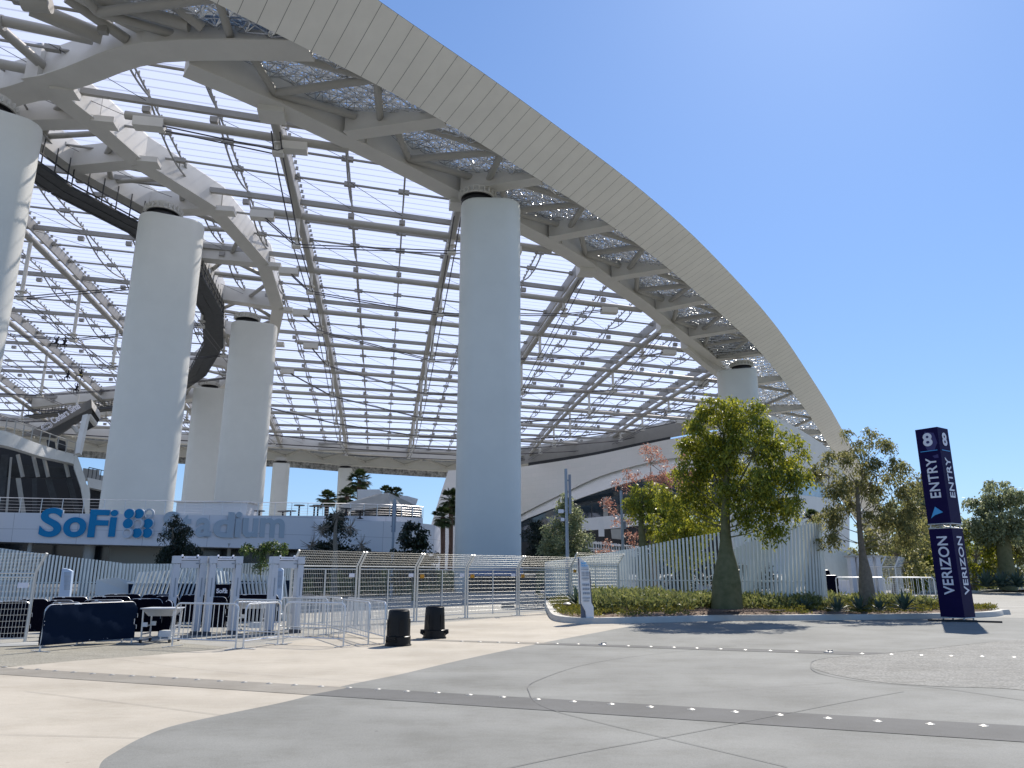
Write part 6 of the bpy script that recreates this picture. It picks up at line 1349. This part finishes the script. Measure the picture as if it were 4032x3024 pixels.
# dark planting belt low behind the fence and under the roof
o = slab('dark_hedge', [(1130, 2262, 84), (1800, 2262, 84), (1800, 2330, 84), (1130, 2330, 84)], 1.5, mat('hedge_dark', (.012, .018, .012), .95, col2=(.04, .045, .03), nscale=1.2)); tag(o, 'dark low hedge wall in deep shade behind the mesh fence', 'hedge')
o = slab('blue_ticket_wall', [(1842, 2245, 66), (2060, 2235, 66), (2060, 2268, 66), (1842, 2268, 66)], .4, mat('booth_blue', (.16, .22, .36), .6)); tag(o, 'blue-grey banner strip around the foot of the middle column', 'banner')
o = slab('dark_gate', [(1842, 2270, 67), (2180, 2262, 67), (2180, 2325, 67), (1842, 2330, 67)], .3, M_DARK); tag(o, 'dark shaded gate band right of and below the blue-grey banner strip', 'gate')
bl = [(1010, 2300, 60, 10, 2.2), (2240, 2300, 100, 14, 4.0)]
# dark background planting right of the column and behind the coral tree
for i, (x, d, w_, h, lb) in enumerate(((2350, 70, 3, 2.4, 'low dark green bush between the silvery tree and the stair handrails'), (2640, 60, 3.4, 3.4, 'dark green bush behind the slat fence, left of the bottle tree trunk'), (2760, 64, 3.4, 3.6, 'dark green bush directly left of the bottle tree trunk, behind the fence'), (2950, 66, 3.4, 3.4, 'dark green bush right of the bottle tree trunk, behind the fence'))):
    blobtree('bush', lb, 'bush', x, 2300, d, 0, [(0, 0, .1), (0, .6, .06)], [(-w_*.5, 0, h*.35, h*.4), (w_*.4, 0, h*.35, h*.4), (0, 0, h*.55, h*.45)], L_DARK, 2600, .3, nsub=5, sub_r=.5, branches=False)
# ================================================================== studs in the bands
def stud(p, r_, tag_lb, grp):
    root = empty('paving_stud', p, tag_lb, 'stud', grp); mb = MB(); n_ = 16
    for k in range(n_):
        a = 2*math.pi*k/n_; rr = r_*(1 if k % 2 == 0 else .72); mb.v.append((p.x+rr*math.cos(a), p.y+rr*math.sin(a), .012))
    for k in range(n_):
        a = 2*math.pi*k/n_; rr = r_*.5; mb.v.append((p.x+rr*math.cos(a), p.y+rr*math.sin(a), .020))
    mb.v.append((p.x, p.y, .028))
    for k in range(n_): k2 = (k+1) % n_; mb.f += [(k, k2, n_+k2, n_+k), (n_+k, n_+k2, 2*n_)]
    mb.build('dome', M_STUD, root, True); mb = MB().lathe((p.x, p.y, .0), [(r_*.95, .009), (r_*.95, .0125)], 16); mb.build('seat', M_WALLG, root); return root
s1 = [(18, 2628), (82, 2633), (149, 2638), (218, 2644), (290, 2649), (364, 2655), (440, 2660), (519, 2664), (602, 2668), (689, 2673), (776, 2679), (866, 2684), (961, 2689), (1060, 2694), (1160, 2700), (1264, 2706), (1374, 2711), (1487, 2717), (1601, 2725), (1722, 2731), (1848, 2739), (1979, 2748), (2116, 2757), (2257, 2766), (2406, 2776), (2560, 2787), (2722, 2797), (2894, 2807), (3070, 2819), (3260, 2832), (3456, 2844), (3663, 2855), (3874, 2862)]
for x, y in s1: stud(g(x, y), .052, 'small raised steel star stud in the nearer dark paving band', 'steel studs in the near paving band')
s2 = [(1818, 2527), (1889, 2529), (1963, 2531), (2038, 2533), (2114, 2534), (2192, 2536), (2275, 2538), (2472, 2545), (2561, 2548), (2652, 2551), (2742, 2554), (2836, 2557), (2933, 2561), (3032, 2564), (3135, 2567), (3394, 2576), (3510, 2579), (3628, 2582), (3746, 2585), (3868, 2587), (3995, 2590)]
for x, y in s2: stud(g(x, y), .058, 'small raised steel star stud in the farther paving band', 'steel studs in the far paving band')
for x, y, lb in ((2372, 2541, 'larger tilted metal lug in the far paving band, straight below the planter'), (3262, 2571, 'larger domed metal lug in the far paving band, left of the aggregate patch')):
    p = g(x, y); root = empty('paving_lug', p, lb, 'stud'); MB().lathe((p.x, p.y, .01), [(.10, 0), (.095, .015), (.06, .035), (.02, .045)], 14).build('dome', M_STUD, root, True); MB().box(p+V((.03, -.02, .04)), (.12, .03, .05), .4).build('lug', M_STUD, root)
# ================================================================== rope access workers
def climber(px, py, d, lean, label, arm=1, suit=None):
    c = atd(px, py, d); root = empty('person', c, label, 'person'); S = 1.0
    J = {'pel': (0, 0, -.25), 'ch': (.05*lean, 0, .1), 'nk': (.10*lean, 0, .32), 'hd': (.14*lean, -.02, .46), 'ht': (.16*lean, -.02, .60), 'sl': (-.20, 0, .24), 'sr': (.22, 0, .24), 'el': (-.30, -.12, .45), 'er': (.36, -.1, .02), 'wl': (-.12*arm, -.1, .72), 'wr': (.20, -.25, .12),
         'hl': (-.11, 0, -.32), 'hr': (.11, 0, -.32), 'kl': (-.25*lean-.1, -.35, -.42), 'kr': (.22*lean+.1, -.25, -.52), 'al': (-.35*lean, -.3, -.85), 'ar': (.3, -.2, -.95), 'tl': (-.36*lean, -.45, -.9), 'tr': (.32, -.36, -1.0), 'ml': (-.10*arm, -.12, .80), 'mr': (.16, -.32, .16)}
    R = {'pel': .15, 'ch': .17, 'nk': .065, 'hd': .10, 'ht': .085, 'sl': .075, 'sr': .075, 'el': .05, 'er': .05, 'wl': .036, 'wr': .036, 'hl': .10, 'hr': .10, 'kl': .07, 'kr': .07, 'al': .048, 'ar': .048, 'tl': .04, 'tr': .04, 'ml': .04, 'mr': .04}
    E = [('pel', 'ch'), ('ch', 'nk'), ('nk', 'hd'), ('hd', 'ht'), ('ch', 'sl'), ('ch', 'sr'), ('sl', 'el'), ('sr', 'er'), ('el', 'wl'), ('er', 'wr'), ('wl', 'ml'), ('wr', 'mr'), ('pel', 'hl'), ('pel', 'hr'), ('hl', 'kl'), ('hr', 'kr'), ('kl', 'al'), ('kr', 'ar'), ('al', 'tl'), ('ar', 'tr')]
    ks = list(J); me = bpy.data.meshes.new('body'); me.from_pydata([J[k] for k in ks], [(ks.index(a), ks.index(b)) for a, b in E], []); o = bpy.data.objects.new('body', me); COL.objects.link(o)
    o.modifiers.new('skin', 'SKIN'); o.modifiers.new('sub', 'SUBSURF').levels = 1
    for i, k in enumerate(ks): me.skin_vertices[0].data[i].radius = (R[k], R[k]); me.skin_vertices[0].data[i].use_root = (k == 'pel')
    me2 = bpy.data.meshes.new_from_object(o.evaluated_get(bpy.context.evaluated_depsgraph_get())); bpy.data.objects.remove(o); me2.materials.clear(); me2.materials.append(mat('work_clothes', (.015, .015, .02), .8))
    b = bpy.data.objects.new('body', me2); COL.objects.link(b); b.parent = root
    MB().lathe(V(J['ht'])+V((0, 0, -.08)), [(.125, 0), (.12, .06), (.09, .12), (.02, .15)], 12).build('helmet', mat('helmet', (.05, .04, .04), .5), root, True, world=False)
    MB().box(V(J['pel'])+V((0, 0, .02)), (.36, .30, .08)).build('harness', suit or M_BLACKF, root, world=False)
    MB().tube(V((0, -.05, .0)), V((.02, -.05, 1.7)), .02, 5).build('sling', M_CABLE, root, world=False); MB().tube(V((.3, 0, -.3)), V((.34, 0, -.55)), .07, 6).build('tool_bag', M_BLACKF, root, world=False); return root
MV = mat('harness_yellow', (.5, .42, .05), .6)
climber(222, 1343, 112, 1.6, 'person in dark workwear hanging from the roof cable, left of the upper pair'); climber(254, 1348, 112, .8, 'person in dark workwear hanging from the roof cable, right of the upper pair', -1)
climber(267, 1476, 118, .4, 'person in dark workwear hanging under the roof, left of the lower pair'); climber(317, 1470, 118, 1.0, 'person in dark workwear with yellow harness hanging under the roof', 1, MV); climber(302, 1527, 124, .5, 'person in dark workwear hanging lowest, just above the lettered board')
#@@END
